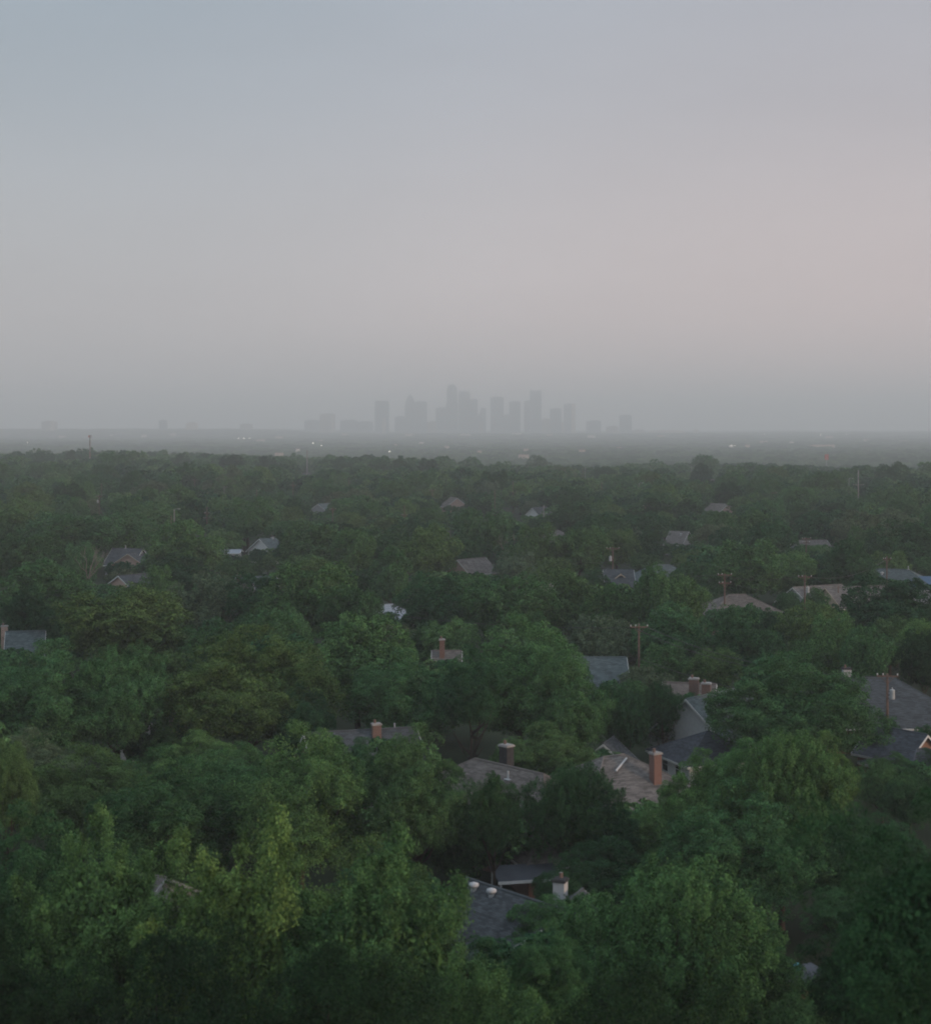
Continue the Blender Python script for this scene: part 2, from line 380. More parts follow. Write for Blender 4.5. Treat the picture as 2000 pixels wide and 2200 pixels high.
def house(label, c, rz, L, W, eave, ridge, kind='gable', roof='sh_grey', wall='grey_siding', trim='trim', name='house',
          chimneys=(), vents=(), windows=True, tab=.45, course=.2, rake='trim', group='houses among the trees', cat='house'):
    """ridge runs along local x; c is the footprint centre"""
    z0 = float(ground_z(c[0], c[1]))
    root = empty(name, (c[0], c[1], z0), rz); tag(root, label, cat, group)
    oh = .45; l, w = L / 2, W / 2
    sl = (ridge - eave) / w
    # walls
    b = MB(); wz = eave - .02
    b.hexa([(-l, -w, 0), (l, -w, 0), (l, w, 0), (-l, w, 0)], [(-l, -w, wz), (l, -w, wz), (l, w, wz), (-l, w, wz)])
    b.build('wall', M[wall], root)
    ez = eave - oh * sl
    if kind == 'gable':
        for s in (-1, 1):
            g = MB(); x0, x1 = s * (l - .12), s * (l + .003)
            q0 = [(x0, -w, wz), (x0, w, wz), (x0, 0, ridge - .12)]; q1 = [(x1, p[1], p[2]) for p in q0]
            g.hexa(q0, q1); g.build('gable', M[wall], root)
        slopes = [((-l - oh, s * (w + oh), ez), (l + oh, s * (w + oh), ez), (-l - oh, 0, ridge), (l + oh, 0, ridge)) for s in (-1, 1)]
        ra = (-l - oh, l + oh)
    else:
        hr = min(w, l)
        slopes = [((-l - oh, s * (w + oh), ez), (l + oh, s * (w + oh), ez), (-(l - hr), 0, ridge), (l - hr, 0, ridge)) for s in (-1, 1)]
        slopes += [((s * (l + oh), -w - oh, ez), (s * (l + oh), w + oh, ez), (s * (l - hr), 0, ridge), (s * (l - hr), 0, ridge)) for s in (-1, 1)]
        ra = (-(l - hr), l - hr)
    d = MB()
    for A, B, c2, D in slopes:
        if c2 == D: d.poly(A, B, c2)
        else: d.poly(A, B, D, c2)
    # soffit
    d.poly((-l - oh, -w - oh, ez - .1), (l + oh, -w - oh, ez - .1), (l + oh, w + oh, ez - .1), (-l - oh, w + oh, ez - .1))
    ro = d.build('roof', M['deck_dark'], root)
    sb = MB(); rr = random.Random(int(c[0] * 10 + c[1]))
    for A, B, c2, D in slopes: shingles(sb, A, B, c2, D, course, tab, rr)
    so = sb.build('shingle_layer', M[roof], ro); so['kind'] = 'stuff'
    cap = MB(); cap.tube([(ra[0], 0, ridge + .02), (ra[1] + .01, 0, ridge + .02)], [.11, .11], n=6)
    if kind != 'gable':
        for sx_ in (-1, 1):
            for sy_ in (-1, 1):
                cap.tube([(sx_ * (l + oh), sy_ * (w + oh), ez + .03), (ra[0] if sx_ < 0 else ra[1], 0, ridge + .02)], [.08, .08], n=6)
    cap.build('ridge_cap', M[roof], ro)
    # eave boards and rakes
    sides = [((-l - oh, s * (w + oh + .02), ez - .07), (l + oh, s * (w + oh + .02), ez - .07)) for s in (-1, 1)]
    if kind != 'gable': sides += [((s * (l + oh + .02), -w - oh, ez - .07), (s * (l + oh + .02), w + oh, ez - .07)) for s in (-1, 1)]
    for p, q in sides:
        f = MB(); mid = ((p[0] + q[0]) / 2, (p[1] + q[1]) / 2, p[2]); dx, dy = abs(p[0] - q[0]), abs(p[1] - q[1])
        f.box(mid, (max(dx, .05), max(dy, .05), .2)); f.build('gutter', M[trim], root)
    if kind == 'gable':
        for sx_ in (-1, 1):
            for sy_ in (-1, 1):
                f = MB(); X0 = sx_ * (l + oh + .003); X1 = X0 + sx_ * .05
                ring = lambda X: [(X, sy_ * (w + oh), ez - .2), (X, 0, ridge - .2), (X, 0, ridge + .03), (X, sy_ * (w + oh), ez + .03)]
                f.hexa(ring(X0), ring(X1)); f.build('rake_board', M[rake], root)
    if windows:
        for (axis, sgn, off) in [('y', -1, -.28), ('y', -1, .25), ('y', 1, .2), ('x', -1, 0.12), ('x', 1, -.15), ('x', -1, -.22)]:
            ww, wh = 1.1, 1.3; zc = min(1.7, eave - 1.0)
            fr, pa = MB(), MB()
            if axis == 'y':
                cx, cy_ = off * L, sgn * (w + .02)
                fr.box((cx, cy_, zc + wh / 2 + .05), (ww + .24, .09, .1)); fr.box((cx, cy_, zc - wh / 2 - .05), (ww + .3, .13, .1))
                for k in (-1, 1): fr.box((cx + k * (ww / 2 + .06), cy_, zc), (.12, .09, wh - .002))
                fr.box((cx, cy_, zc), (ww - .002, .06, .06)); pa.box((cx, cy_ - sgn * .01, zc), (ww - .004, .03, wh - .004))
            else:
                cx, cy_ = sgn * (l + .02), off * W
                fr.box((cx, cy_, zc + wh / 2 + .05), (.09, ww + .24, .1)); fr.box((cx, cy_, zc - wh / 2 - .05), (.13, ww + .3, .1))
                for k in (-1, 1): fr.box((cx, cy_ + k * (ww / 2 + .06), zc), (.09, .12, wh - .002))
                fr.box((cx, cy_, zc), (.06, ww - .002, .06)); pa.box((cx - sgn * .01, cy_, zc), (.03, ww - .004, wh - .004))
            wo_ = fr.build('window', M[trim], root); pa.build('pane', M['glass'], wo_)
        dr = MB(); dr.box((0.02 * L, -w - .03, 1.05), (.95, .07, 2.1)); do = dr.build('door', M['door_paint'], root)
        hk = MB(); hk.box((0.02 * L + .36, -w - .09, 1.0), (.06, .06, .14)); hk.build('handle', M['steel'], do)
    for ch in chimneys:
        (x, y, top, cw, cdp, cm) = ch[:6]
        b = MB(); b.box((x, y, (top + eave - .5) / 2), (cw, cdp, top - eave + .5)); co = b.build('chimney', M[cm], root)
        k = MB(); k.box((x, y, top + .06), (cw + .16, cdp + .16, .12)); k.box((x, y, top + .15), (cw + .02, cdp + .02, .06)); k.build('chimney_cap', M['concrete'] if cm != 'white_paint' else M['deck_dark'], co)
        fl = MB(); fl.tube([(x - cw * .2, y, top + .18), (x - cw * .2, y, top + .5)], [.13, .12], n=8); fl.build('flue', M['brick_brown'], co)
    for v in vents:
        kind_, x, s = v                                  # position along the ridge, share of the slope down (negative = front side)
        y = s * w; z = ridge - abs(y) * sl
        b = MB()
        if kind_ == 'pipe':
            b.tube([(x, y, z - .02), (x, y, z + .75)], [.075, .075], n=8); b.box((x, y, z + .07), (.5, .5, .06)); b.build('vent_pipe', M['white_paint'], root)
        else:
            b.tube([(x, y, z - .1), (x, y, z + .18)], [.2, .2], n=10); b.tube([(x, y, z + .18), (x, y, z + .3), (x, y, z + .46), (x, y, z + .54)], [.22, .34, .3, .08], n=12)
            b.build('turbine_vent', M['white_paint'], root, smooth=True)
    return root

HOUSES = []      # (px0, py0, px1, py1, depth): what the photo shows of them, kept free of filler trees
LAND = []        # landmarks for the wording of tree labels: (px, py, depth, phrase)
SCREEN = []
def keep(px0, py0, px1, py1, d, screen=False):
    HOUSES.append((px0, py0, px1, py1, d))
    if screen: SCREEN.append(HOUSES[-1])
def mark(px, py, d, phrase): LAND.append((px, py, d, phrase))

def ridge_house(label, a, b, Z, W, eave, phrase=None, L_extra=0.0, vis=None, **kw):
    """a, b: where the ends of the ridge stand in the photo"""
    A, B = at(a[0], a[1], Z), at(b[0], b[1], Z)
    c = (A + B) / 2; dv = B - A; rz = math.atan2(dv.y, dv.x); L = dv.length + L_extra
    if kw.get('kind') == 'hip': L += W
    x0, x1 = min(a[0], b[0]), max(a[0], b[0]); y0 = min(a[1], b[1])
    v = vis or (x0, y0 - 6, x1, y0 + 16)
    keep(*v, c.y - W / 2, True)
    if phrase: mark((v[0] + v[2]) / 2, (v[1] + v[3]) / 2, c.y, phrase)
    return house(label, (c.x, c.y), rz, L, W, eave, Z, **kw)

def gable_house(label, apex, Z, W, L, eave, turn, phrase=None, vis=None, **kw):
    """apex: where the near gable's tip stands; turn: the ridge's direction away from it, degrees from +Y"""
    A = at(apex[0], apex[1], Z); t = math.radians(turn); dv = Vector((math.sin(t), math.cos(t), 0))
    c = A + dv * (L / 2)
    v = vis or (apex[0] - 14, apex[1] - 6, apex[0] + 14, apex[1] + 16)
    keep(*v, A.y, True)
    if phrase: mark((v[0] + v[2]) / 2, (v[1] + v[3]) / 2, c.y, phrase)
    return house(label, (c.x, c.y), math.atan2(dv.y, dv.x) , L, W, eave, Z, **kw)

# nearest houses
ridge_house('grey shingled house with two round white roof vents and white pipe', (1012, 1890), (1232, 1963), 5.6, 11, 2.7,
    'the grey roof with two round white vents', vis=(975, 1895, 1150, 2010), roof='sh_grey', wall='grey_siding', course=.16, tab=.33,
    vents=[('turbine', -3.7, -.12), ('turbine', -2.0, -.12), ('pipe', -3.4, -.62)])
gable_house('small grey roofed house with a square white chimney beside its ridge', (1247, 1914), 5.3, 7.5, 8, 2.7, -160, 'the white chimney',
    vis=(1190, 1890, 1262, 1930), roof='sh_grey', wall='grey_siding', course=.18, chimneys=[(-3.5, -1.2, 5.95, .85, .75, 'white_paint')])
ridge_house('wide brown hipped roof house with small white vents, behind the dark round tree', (1020, 1630), (1168, 1664), 6.8, 12, 3.0, 'the brown hipped roof',
    vis=(1000, 1625, 1150, 1722), kind='hip', roof='sh_brown', wall='brick_brown', course=.2, chimneys=[(-3.6, 3.2, 7.5, 1.0, .8, 'deck_dark')], vents=[('pipe', 1.2, -.2)])
A = at(1107, 1662, 6.2)
house('hipped rear wing of the brown roofed house with a white corner gutter', ((A.x + 7.3) / 2, (A.y + 121) / 2), math.atan2(121 - A.y, 7.3 - A.x), 18, 7.6, 2.9, 6.1,
      kind='hip', roof='sh_brown', wall='brick_brown', course=.2, vents=[('pipe', -3.6, .15)])
keep(1080, 1668, 1135, 1720, 118); keep(1098, 1770, 1126, 1858, 113)
r_ = ridge_house('taupe hipped roof house with a white flashing strip and a tall red brick chimney', (1296, 1627), (1340, 1621), 6.7, 13, 2.9, 'the red brick chimney on the taupe roof',
    vis=(1262, 1620, 1374, 1724), kind='hip', roof='sh_taupe', wall='brick_brown', chimneys=[(2.0, -3.2, 7.2, .8, .7, 'brick_red')])
f = MB(); f.tube([(.9, -.62, 6.5), (-1.1, -1.75, 5.84)], [.09, .09], n=6); f.build('ridge_flashing', M['white_paint'], r_)
keep(1368, 1622, 1402, 1675, 130)
gable_house('small dark gable end peeking out behind the taupe roof', (1298, 1597), 4.4, 4.2, 3.2, 2.6, 20, vis=(1283, 1592, 1314, 1614), roof='sh_grey', wall='grey_siding')
# white house on the right
gable_house('white gabled house with grey roof, white rake board and a small white vent', (1478, 1501), 7.0, 10, 10.5, 3.0, 44.5, 'the white gabled house',
    vis=(1497, 1500, 1575, 1600), roof='sh_teal', wall='white_siding', vents=[('pipe', -1.4, -.25)])
A = at(1530, 1568, 4.7)
house('low dark hipped roof in front of the white gabled house', (A.x - .6, A.y - 1), math.radians(20), 8.4, 8, 2.6, 4.7, kind='hip', roof='sh_dark', wall='white_siding', vents=[('pipe', 1.6, -.35)])
keep(1475, 1570, 1580, 1615, 150)
ridge_house('brown roofed brick house with two rounded brick chimneys behind the white house', (1432, 1466), (1530, 1470), 6.3, 9, 3.0, 'the pair of brick chimneys',
    vis=(1450, 1456, 1525, 1495), roof='sh_brown', wall='brick_brown', chimneys=[(.8, -2.8, 7.2, 1.0, .9, 'brick_brown'), (2.2, -3.2, 6.8, .95, .85, 'brick_brown')])
ridge_house('large slate grey hipped roof house with orange brick wall behind the transformer pole', (1800, 1457), (1893, 1457), 7.0, 14, 3.0, 'the orange brick house',
    L_extra=3, vis=(1862, 1455, 2000, 1560), kind='hip', roof='sh_grey', wall='brick_orange', chimneys=[(-1.0, 2.0, 7.7, .9, .8, 'white_paint')])
gable_house('small orange brick gable with dark roof beside the large slate roof', (1984, 1578), 4.9, 5.4, 6, 2.7, -35, vis=(1935, 1575, 2000, 1610), roof='sh_dark', wall='brick_orange', windows=False)
ridge_house('low dark hipped shed roof below the small orange brick gable', (1968, 1610), (1990, 1608), 3.9, 7, 2.4, vis=(1932, 1606, 2000, 1640), kind='hip', roof='sh_dark', wall='brick_orange', windows=False)
ridge_house('grey roofed house with a squat chimney at the left edge of the view', (20, 1357), (92, 1355), 6.5, 11, 3.0, 'the grey roof with squat chimney',
    vis=(10, 1350, 105, 1392), kind='gable', roof='sh_teal', wall='cream_siding', chimneys=[(-2.9, 1.0, 7.1, .9, .8, 'pink_siding')])
ridge_house('slate roofed house with a weathered red chimney above the broad light tree', (720, 1572), (830, 1566), 6.5, 11, 3.0, 'the weathered red chimney',
    L_extra=5, vis=(790, 1545, 862, 1585), roof='sh_grey', wall='brick_brown', chimneys=[(1.3, -.9, 7.1, .8, .7, 'brick_brown')], vents=[('pipe', 3.4, .1)])
keep(710, 1568, 750, 1582, 140)
ridge_house('sliver of a pale grey roof between the feathery yellow green trees', (250, 1872), (345, 1884), 5.0, 10, 2.6, 'the roof sliver between feathery trees',
    vis=(286, 1872, 322, 1925), roof='sh_taupe', wall='grey_siding', rake='grey_siding', windows=False)
ridge_house('dark blue grey roof half hidden beside the bare forked branches', (300, 1500), (368, 1498), 5.2, 10, 2.6, 'the dark blue grey roof',
    vis=(318, 1496, 366, 1516), roof='sh_dark', wall='grey_siding', windows=False)
ridge_house('pale metal shed roof glimpsed through the big light tree', (284, 1551), (316, 1553), 3.6, 5, 2.4, vis=(288, 1549, 318, 1566), roof='metal_roof', wall='white_siding', windows=False, course=.6, tab=.5)
ridge_house('house with a pale metal roof triangle above the bright light tree', (775, 1303), (845, 1298), 5.2, 8, 2.7, 'the pale metal roof',
    vis=(797, 1297, 847, 1318), kind='hip', roof='metal_roof', wall='grey_siding', course=.7, tab=.6)
ridge_house('grey roof with a slim reddish chimney behind the big central tree', (935, 1398), (985, 1398), 6.0, 10, 2.8, 'the slim reddish chimney',
    vis=(944, 1366, 975, 1416), roof='sh_taupe', wall='brick_brown', chimneys=[(-.6, -1.0, 7.5, .65, .65, 'brick_brown')])
ridge_house('slate roofed house beside the tall wooden pole with pale service wires', (1235, 1412), (1338, 1412), 6.0, 11, 2.8, 'the slate roof beside the tall pole',
    vis=(1270, 1410, 1335, 1462), roof='sh_teal', wall='grey_siding')
# middle distance
gable_house('beige gabled house with dark grey roof beside the bare grey twigs', (276, 1190), 5.6, 8, 11, 3.0, 8, 'the beige gable by the bare tree', vis=(250, 1176, 300, 1208), roof='sh_grey', wall='pink_siding', rake='trim_tan')
ridge_house('dark grey cross roof standing behind the beige gable', (246, 1178), (304, 1179), 6.3, 10, 3.0, roof='sh_grey', wall='grey_siding', vents=[('pipe', -.5, 0)])
gable_house('low gabled house with a white trimmed pinkish gable in the trees', (258, 1237), 5.6, 9.5, 12, 3.0, 40, 'the white trimmed pinkish gable', vis=(225, 1232, 298, 1256), roof='sh_grey', wall='pink_siding')
ridge_house('long dark roof with a red end chimney above the light tree', (512, 1240), (590, 1238), 6.2, 10, 3.0, 'the red end chimney', vis=(505, 1236, 580, 1258), kind='gable', roof='sh_teal', wall='brick_brown', chimneys=[(-3.6, -1, 6.6, .8, .7, 'brick_red')])
ridge_house('low brown roof in front of the long dark roof', (508, 1257), (540, 1256), 5.0, 8, 2.6, vis=(512, 1254, 540, 1268), roof='sh_brown', wall='brick_brown', windows=False)
ridge_house('grey roof with a small white chimney among round crowns', (560, 1158), (590, 1156), 6.2, 10, 3.0, 'the small white chimney', vis=(556, 1152, 592, 1178), roof='sh_teal', wall='white_siding', chimneys=[(1.6, 0, 6.6, .7, .7, 'white_paint')])
ridge_house('low flat white building between round crowns', (476, 1181), (516, 1181), 3.6, 6, 3.0, 'the flat white building', vis=(474, 1178, 518, 1190), roof='metal_roof', wall='white_siding', course=.7, tab=.8)
gable_house('pale grey gable far among the trees near the short cross pole', (684, 1083), 6.2, 9, 10, 3.0, 20, 'the pale grey gable', vis=(674, 1081, 696, 1098), roof='sh_teal', wall='grey_siding')
gable_house('far house with an orange lit gable', (982, 1070), 6.4, 9, 10, 3.0, -15, 'the orange lit gable', vis=(968, 1068, 996, 1086), roof='sh_brown', wall='pink_siding')
gable_house('house with a reddish gable and grey roof in the middle of the trees', (985, 1203), 5.8, 6.5, 9, 3.0, 40, 'the reddish gable', vis=(979, 1199, 1014, 1228), roof='sh_taupe', wall='pink_siding')
gable_house('far white gable beside a short pale pole', (1144, 1091), 6.2, 7, 10, 3.0, 30, 'the far white gable', vis=(1134, 1089, 1158, 1108), roof='sh_grey', wall='white_siding')
ridge_house('brown roof corner behind the olive tree', (1170, 1140), (1200, 1139), 6.0, 9, 3.0, 'the brown roof corner', vis=(1178, 1136, 1203, 1152), kind='hip', roof='sh_taupe', wall='brick_brown')
gable_house('small pinkish white gable low among the crowns', (1142, 1263), 5.2, 5.5, 9, 2.8, 25, 'the pinkish white gable', vis=(1128, 1260, 1154, 1282), roof='sh_taupe', wall='pink_siding', rake='white_paint')
gable_house('cream gabled house right behind the pole with a white transformer', (1332, 1232), 5.6, 6.5, 11, 3.0, -8, 'the cream gable', vis=(1298, 1222, 1350, 1252), roof='sh_grey', wall='cream_siding', rake='trim_tan')
ridge_house('dark grey roof behind the cream gable', (1300, 1224), (1356, 1224), 6.2, 9, 3.0, roof='sh_grey', wall='grey_siding')
ridge_house('grey roof piece between two round crowns', (1404, 1214), (1438, 1213), 6.0, 10, 3.0, 'the grey roof piece', vis=(1404, 1210, 1436, 1234), kind='hip', roof='sh_teal', wall='grey_siding')
ridge_house('taupe roof with a white skylight far off between dark crowns', (1442, 1141), (1476, 1142), 6.2, 11, 3.0, 'the taupe roof with skylight', vis=(1440, 1138, 1476, 1168), roof='sh_taupe', wall='grey_siding', vents=[('turbine', 1.0, -.3)])
ridge_house('far brown roof with a pale gable', (1528, 1081), (1562, 1083), 6.2, 10, 3.0, 'the far brown roof', vis=(1524, 1078, 1566, 1098), roof='sh_brown', wall='pink_siding')
ridge_house('brown hipped roof under the double armed pole', (1565, 1278), (1600, 1277), 6.0, 11, 3.0, 'the brown hipped roof under the double armed pole', vis=(1552, 1275, 1616, 1306), kind='hip', roof='sh_brown', wall='brick_brown')
gable_house('grey roofed house with a white rake board below the braced pole', (1706, 1262), 5.8, 9, 11, 3.0, 60, 'the white rake board', vis=(1698, 1258, 1736, 1288), roof='sh_taupe', wall='grey_siding')
gable_house('dark roofed house with a lit tan rake board', (1776, 1263), 6.0, 10, 12, 3.0, 70, 'the lit tan rake board', vis=(1773, 1262, 1820, 1300), roof='sh_taupe', wall='cream_siding', rake='trim_tan')
ridge_house('long teal grey hipped roof beside the blue tarpaulin', (1885, 1222), (1950, 1224), 6.2, 11, 3.0, 'the long teal grey roof', vis=(1858, 1218, 1976, 1246), kind='hip', roof='sh_teal', wall='grey_siding', vents=[('turbine', -2.0, -.3), ('pipe', 3, 0)])
ridge_house('dull grey roof behind the double armed pole', (1708, 1161), (1772, 1160), 6.0, 10, 3.0, vis=(1708, 1158, 1772, 1170), roof='sh_taupe', wall='grey_siding')
ridge_house('small dark roof left of the teal grey roof', (1806, 1248), (1830, 1247), 5.0, 8, 2.6, vis=(1804, 1245, 1830, 1262), kind='hip', roof='sh_taupe', wall='grey_siding')
gable_house('far pale roofed house in front of the crest', (1516, 1018), 6.5, 9, 14, 3.0, 50, vis=(1500, 1015, 1532, 1026), roof='sh_brown', wall='pink_siding')
# blue tarpaulin on a frame
A = at(1990, 1240, 5.0); t = empty('tarpaulin_shelter', (A.x, A.y, 0)); tag(t, 'blue tarpaulin shelter at the right edge beside the teal grey roof', 'shelter')
b = MB(); b.hexa([(-3, -2.5, 2.6), (3, -2.5, 2.6), (3, 2.5, 2.9), (-3, 2.5, 2.9)], [(-3, -2.5, 2.64), (3, -2.5, 2.64), (3, 2.5, 2.94), (-3, 2.5, 2.94)])
b = MB(); b.hexa([(-3.5, -2.5, 3.3), (3.5, -2.5, 3.3), (3.2, 1.5, 5), (-3.2, 1.5, 5)], [(-3.5, -2.5, 3.36), (3.5, -2.5, 3.36), (3.2, 1.5, 5.06), (-3.2, 1.5, 5.06)]); b.build('tarpaulin', M['tarp'], t)
for x, y, z in ((-3.3, -2.3, 3.3), (3.3, -2.3, 3.3), (3, 1.3, 4.9), (-3, 1.3, 4.9)):
    b = MB(); b.tube([(x, y, 0), (x, y, z)], [.05, .05], n=6); b.build('post', M['steel'], t)
keep(1976, 1236, 2000, 1256, A.y - 3)
# carport between the brown house and the nearest grey roof
A = at(1130, 1873, 2.7); t = empty('carport', (A.x, A.y, 0), math.radians(12)); tag(t, 'low carport with pale front edge and a thin post below the brown roof', 'carport')
b = MB(); b.hexa([(-2.4, -1.6, 2.45), (2.4, -1.6, 2.45), (2.4, 1.6, 2.75), (-2.4, 1.6, 2.75)], [(-2.4, -1.6, 2.53), (2.4, -1.6, 2.53), (2.4, 1.6, 2.83), (-2.4, 1.6, 2.83)]); b.build('roof', M['sh_dark'], t)
b = MB(); b.box((0, -1.64, 2.46), (4.9, .06, .2)); b.build('fascia', M['trim'], t)
for x, y in ((-2.2, -1.4), (2.2, -1.4), (2.2, 1.4), (-2.2, 1.4)):
    b = MB(); b.box((x, y, 1.22), (.1, .1, 2.44)); b.build('post', M['trim'], t)
keep(1088, 1862, 1168, 1915, A.y - 2)

keep(1762, 968, 1788, 994, 1900)          # the far sign stays clear
# ------------------------------------------------------------------ utility poles and wires
POLES = []
def pole(px, py, h, label, arms=((0, 2.4, 0),), can=None, mat_='pole_wood', phrase=None, vis=30, lamp=False, name='utility_pole', group='utility poles above the trees', rad=.16, cat='utility pole', base=0):
    """arms: (metres below the top, length, turn)"""
    P = at(px, py, h); gz = float(ground_z(P.x, P.y))
    root = empty(name, (P.x, P.y, gz)); tag(root, label, cat, group)
    b = MB(); b.tube([(0, 0, -.2), (0, 0, (h - gz) * .5), (0, 0, h - gz)], [rad, rad * .85, rad * .68], n=8); b.build('post', M[mat_], root, smooth=True)
    hh = h - gz
    for dz, ln, turn in arms:
        z = hh - dz - .15; ca, sa = math.cos(turn), math.sin(turn)
        y0 = -.17
        b = MB(); b.box((0 - sa * y0 * 0, y0, z), (ln, .11, .15), 0); a = b.build('crossarm', M[mat_], root); a.rotation_euler = (0, 0, turn)
        for s in (-1, 1):
            g = MB(); g.tube([(s * ln * .3, -.25, z - .05), (s * .04, -.2, z - .75)], [.035, .035], n=5); k = g.build('brace', M[mat_], root); k.rotation_euler = (0, 0, turn)
        for x in (-ln / 2 + .08, -ln * .2, ln / 2 - .08):
            g = MB(); g.tube([(x, y0, z + .08), (x, y0, z + .18), (x, y0, z + .24), (x, y0, z + .3)], [.04, .075, .075, .03], n=7); k = g.build('insulator', M['porcelain'], root); k.rotation_euler = (0, 0, turn)
    if can:
        side, dz = can; z = hh - dz
        g = MB(); g.tube([(side * .5, -.1, z - .95), (side * .5, -.1, z - .9), (side * .5, -.1, z), (side * .5, -.1, z + .06)], [.22, .27, .27, .2], n=12); t_ = g.build('transformer', M['steel'], root, smooth=False)
        g = MB(); g.tube([(side * .5, -.1, z + .05), (side * .5, -.1, z + .28)], [.05, .03], n=6); g.build('bushing', M['porcelain'], t_)
        g = MB(); g.box((side * .22, -.1, z - .3), (.16, .08, .1)); g.box((side * .22, -.1, z - .7), (.16, .08, .1)); g.build('bracket', M['steel'], t_)
    if lamp:
        g = MB(); g.tube([(0, 0, hh - .3), (.5, -.3, hh + .1), (1.3, -.7, hh + .15)], [.05, .05, .04], n=6); a = g.build('lamp_arm', M['steel'], root)
        g = MB(); g.box((1.5, -.8, hh + .13), (.6, .3, .14), -.5); g.build('lamp_head', M['porcelain'], a)
    keep(px - 6, py - 3, px + 6, py + vis, P.y)
    if phrase: mark(px, py, P.y, phrase)
    POLES.append((P.x, P.y, h))
    return root

pole(1372, 1340, 10, 'tall dark wooden pole with one crossarm rising from the trees behind the round tree', arms=((.25, 2.3, .1),), phrase='the tall single armed pole', vis=115)
pole(1905, 1447, 9.5, 'brown wooden pole with a grey transformer can at the right of the view', arms=((.1, 2.2, -.12),), can=(1, 1.7), phrase='the grey transformer pole', vis=90, rad=.18)
pole(1316, 1175, 10, 'wooden pole with a crossarm and a white transformer beside the cream gable', arms=((.2, 2.7, 0),), can=(-1, 2.0), phrase='the white transformer pole', vis=66)
pole(1556, 1232, 10, 'dark pole with two crossarms above the brown hipped roof', arms=((.1, 2.4, .05), (1.5, 2.2, .2)), phrase='the double armed pole', vis=50)
pole(1728, 1235, 10, 'pole with a wide braced crossarm above the white rake board', arms=((.2, 2.3, 0),), can=(1, 2.1), phrase='the wide braced pole', vis=46)
pole(1731, 1155, 10, 'reddish pole with two short crossarms before the dull grey roof', arms=((.1, 2.2, .3), (1.0, 1.6, -.1)), phrase='the reddish double pole', vis=26)
pole(1904, 1195, 10, 'reddish pole with a short crossarm above the long teal grey roof', arms=((.4, 1.7, .2),), phrase='the pole over the teal grey roof', vis=38)
pole(1660, 1057, 11, 'small reddish pole with two crossarms far among the right hand trees', arms=((.2, 3.2, .3), (1.4, 2.4, .1)), phrase='the small reddish pole', vis=14)
pole(1843, 1010, 17, 'tall pale steel pole with a sideways arm near the crest', arms=((6.0, 4.6, .1),), mat_='pole_grey', rad=.28, phrase='the tall pale steel pole', vis=48)
pole(1823, 1028, 11, 'short streetlight pole just left of the tall pale steel pole', arms=(), mat_='pole_grey', lamp=True, vis=10)
pole(1485, 998, 14, 'slim pale pole standing near the crest beside a dark crown', arms=(), mat_='pole_grey', vis=22)
pole(1252, 1004, 12, 'slim brown pole, left one of a close pair', arms=(), vis=14)
pole(1257, 1003, 12, 'slim pale pole, right one of a close pair', arms=(), mat_='pole_grey', vis=14)
pole(1063, 1053, 12, 'reddish pole without arms left of the transformer pole', arms=(), phrase='the armless reddish pole', vis=40)
pole(1102, 1034, 13.5, 'tall reddish pole with a low crossarm and hanging white transformer', arms=((4.2, 2.6, .2),), can=(1, 6.0), phrase='the tall reddish transformer pole', vis=56)
pole(1168, 1085, 10, 'short pale pole right of the far white gable', arms=((2.6, 2.0, .1),), mat_='pole_grey', vis=18)
pole(1386, 1085, 10, 'short brown pole with a tiny crossarm in the middle distance', arms=((.2, 1.5, 0),), vis=13)
pole(1292, 1036, 11, 'thin brown pole stub between distant crowns', arms=(), vis=14)
pole(1372, 1038, 11, 'pale streetlight with a forked head above distant crowns', arms=(), mat_='pole_grey', lamp=True, vis=6)
pole(630, 1034, 12, 'upright brown pole with a high crossarm left of centre', arms=((1.6, 2.6, .05),), phrase='the pole with a high crossarm', vis=29)
pole(552, 1050, 11, 'plain brown pole stub on top of the tree mass', arms=(), vis=17)
pole(715, 1090, 11, 'reddish pole with a short top crossarm beside a dark crown', arms=((.5, 1.9, .1),), phrase='the short topped reddish pole', vis=28)
pole(750, 1027, 11, 'reddish pole stub far behind the short cross pole', arms=(), vis=15)
pole(869, 1086, 11, 'reddish pole with a low crossarm above the crowns of the centre', arms=((2.8, 1.8, .1),), phrase='the low armed reddish pole', vis=18)
pole(929, 1051, 11, 'small brown pole with a T shaped top', arms=((.3, 2.6, .1),), phrase='the T topped pole', vis=10)
pole(214, 1062, 12, 'brown pole with a pale crossarm and transformer above the left crowns', arms=((.6, 2.2, .1),), can=(-1, 2.0), phrase='the left transformer pole', vis=46)
pole(219, 1038, 13, 'thin reddish pole standing right behind the left transformer pole', arms=(), vis=20)
pole(445, 1088, 12, 'reddish pole with a pale crossarm low on its post', arms=((3.2, 2.0, 0), (1.8, 1.4, 0)), phrase='the pole with a low pale crossarm', vis=38)
pole(369, 1108, 10.5, 'plain brown pole stub beside the streetlight', arms=(), vis=18)
pole(375, 1094, 12, 'slim streetlight pole beside a plain brown stub', arms=(), mat_='pole_grey', lamp=True, vis=12)
pole(419, 1029, 11, 'faint brown pole with a crossarm in the hazy upper left', arms=((.4, 2.6, 0),), vis=12)
pole(482, 1044, 11, 'faint pale pole with a crossarm in the hazy upper left', arms=((.4, 2.4, .1),), mat_='pole_grey', vis=14)
pole(506, 984, 12, 'hazy pale pole before a dark domed crown at the crest', arms=((1.0, 1.6, 0),), mat_='pole_grey', vis=13)
pole(1800, 1258, 6.5, 'short service pole beside the lit tan rake board', arms=(), vis=6)

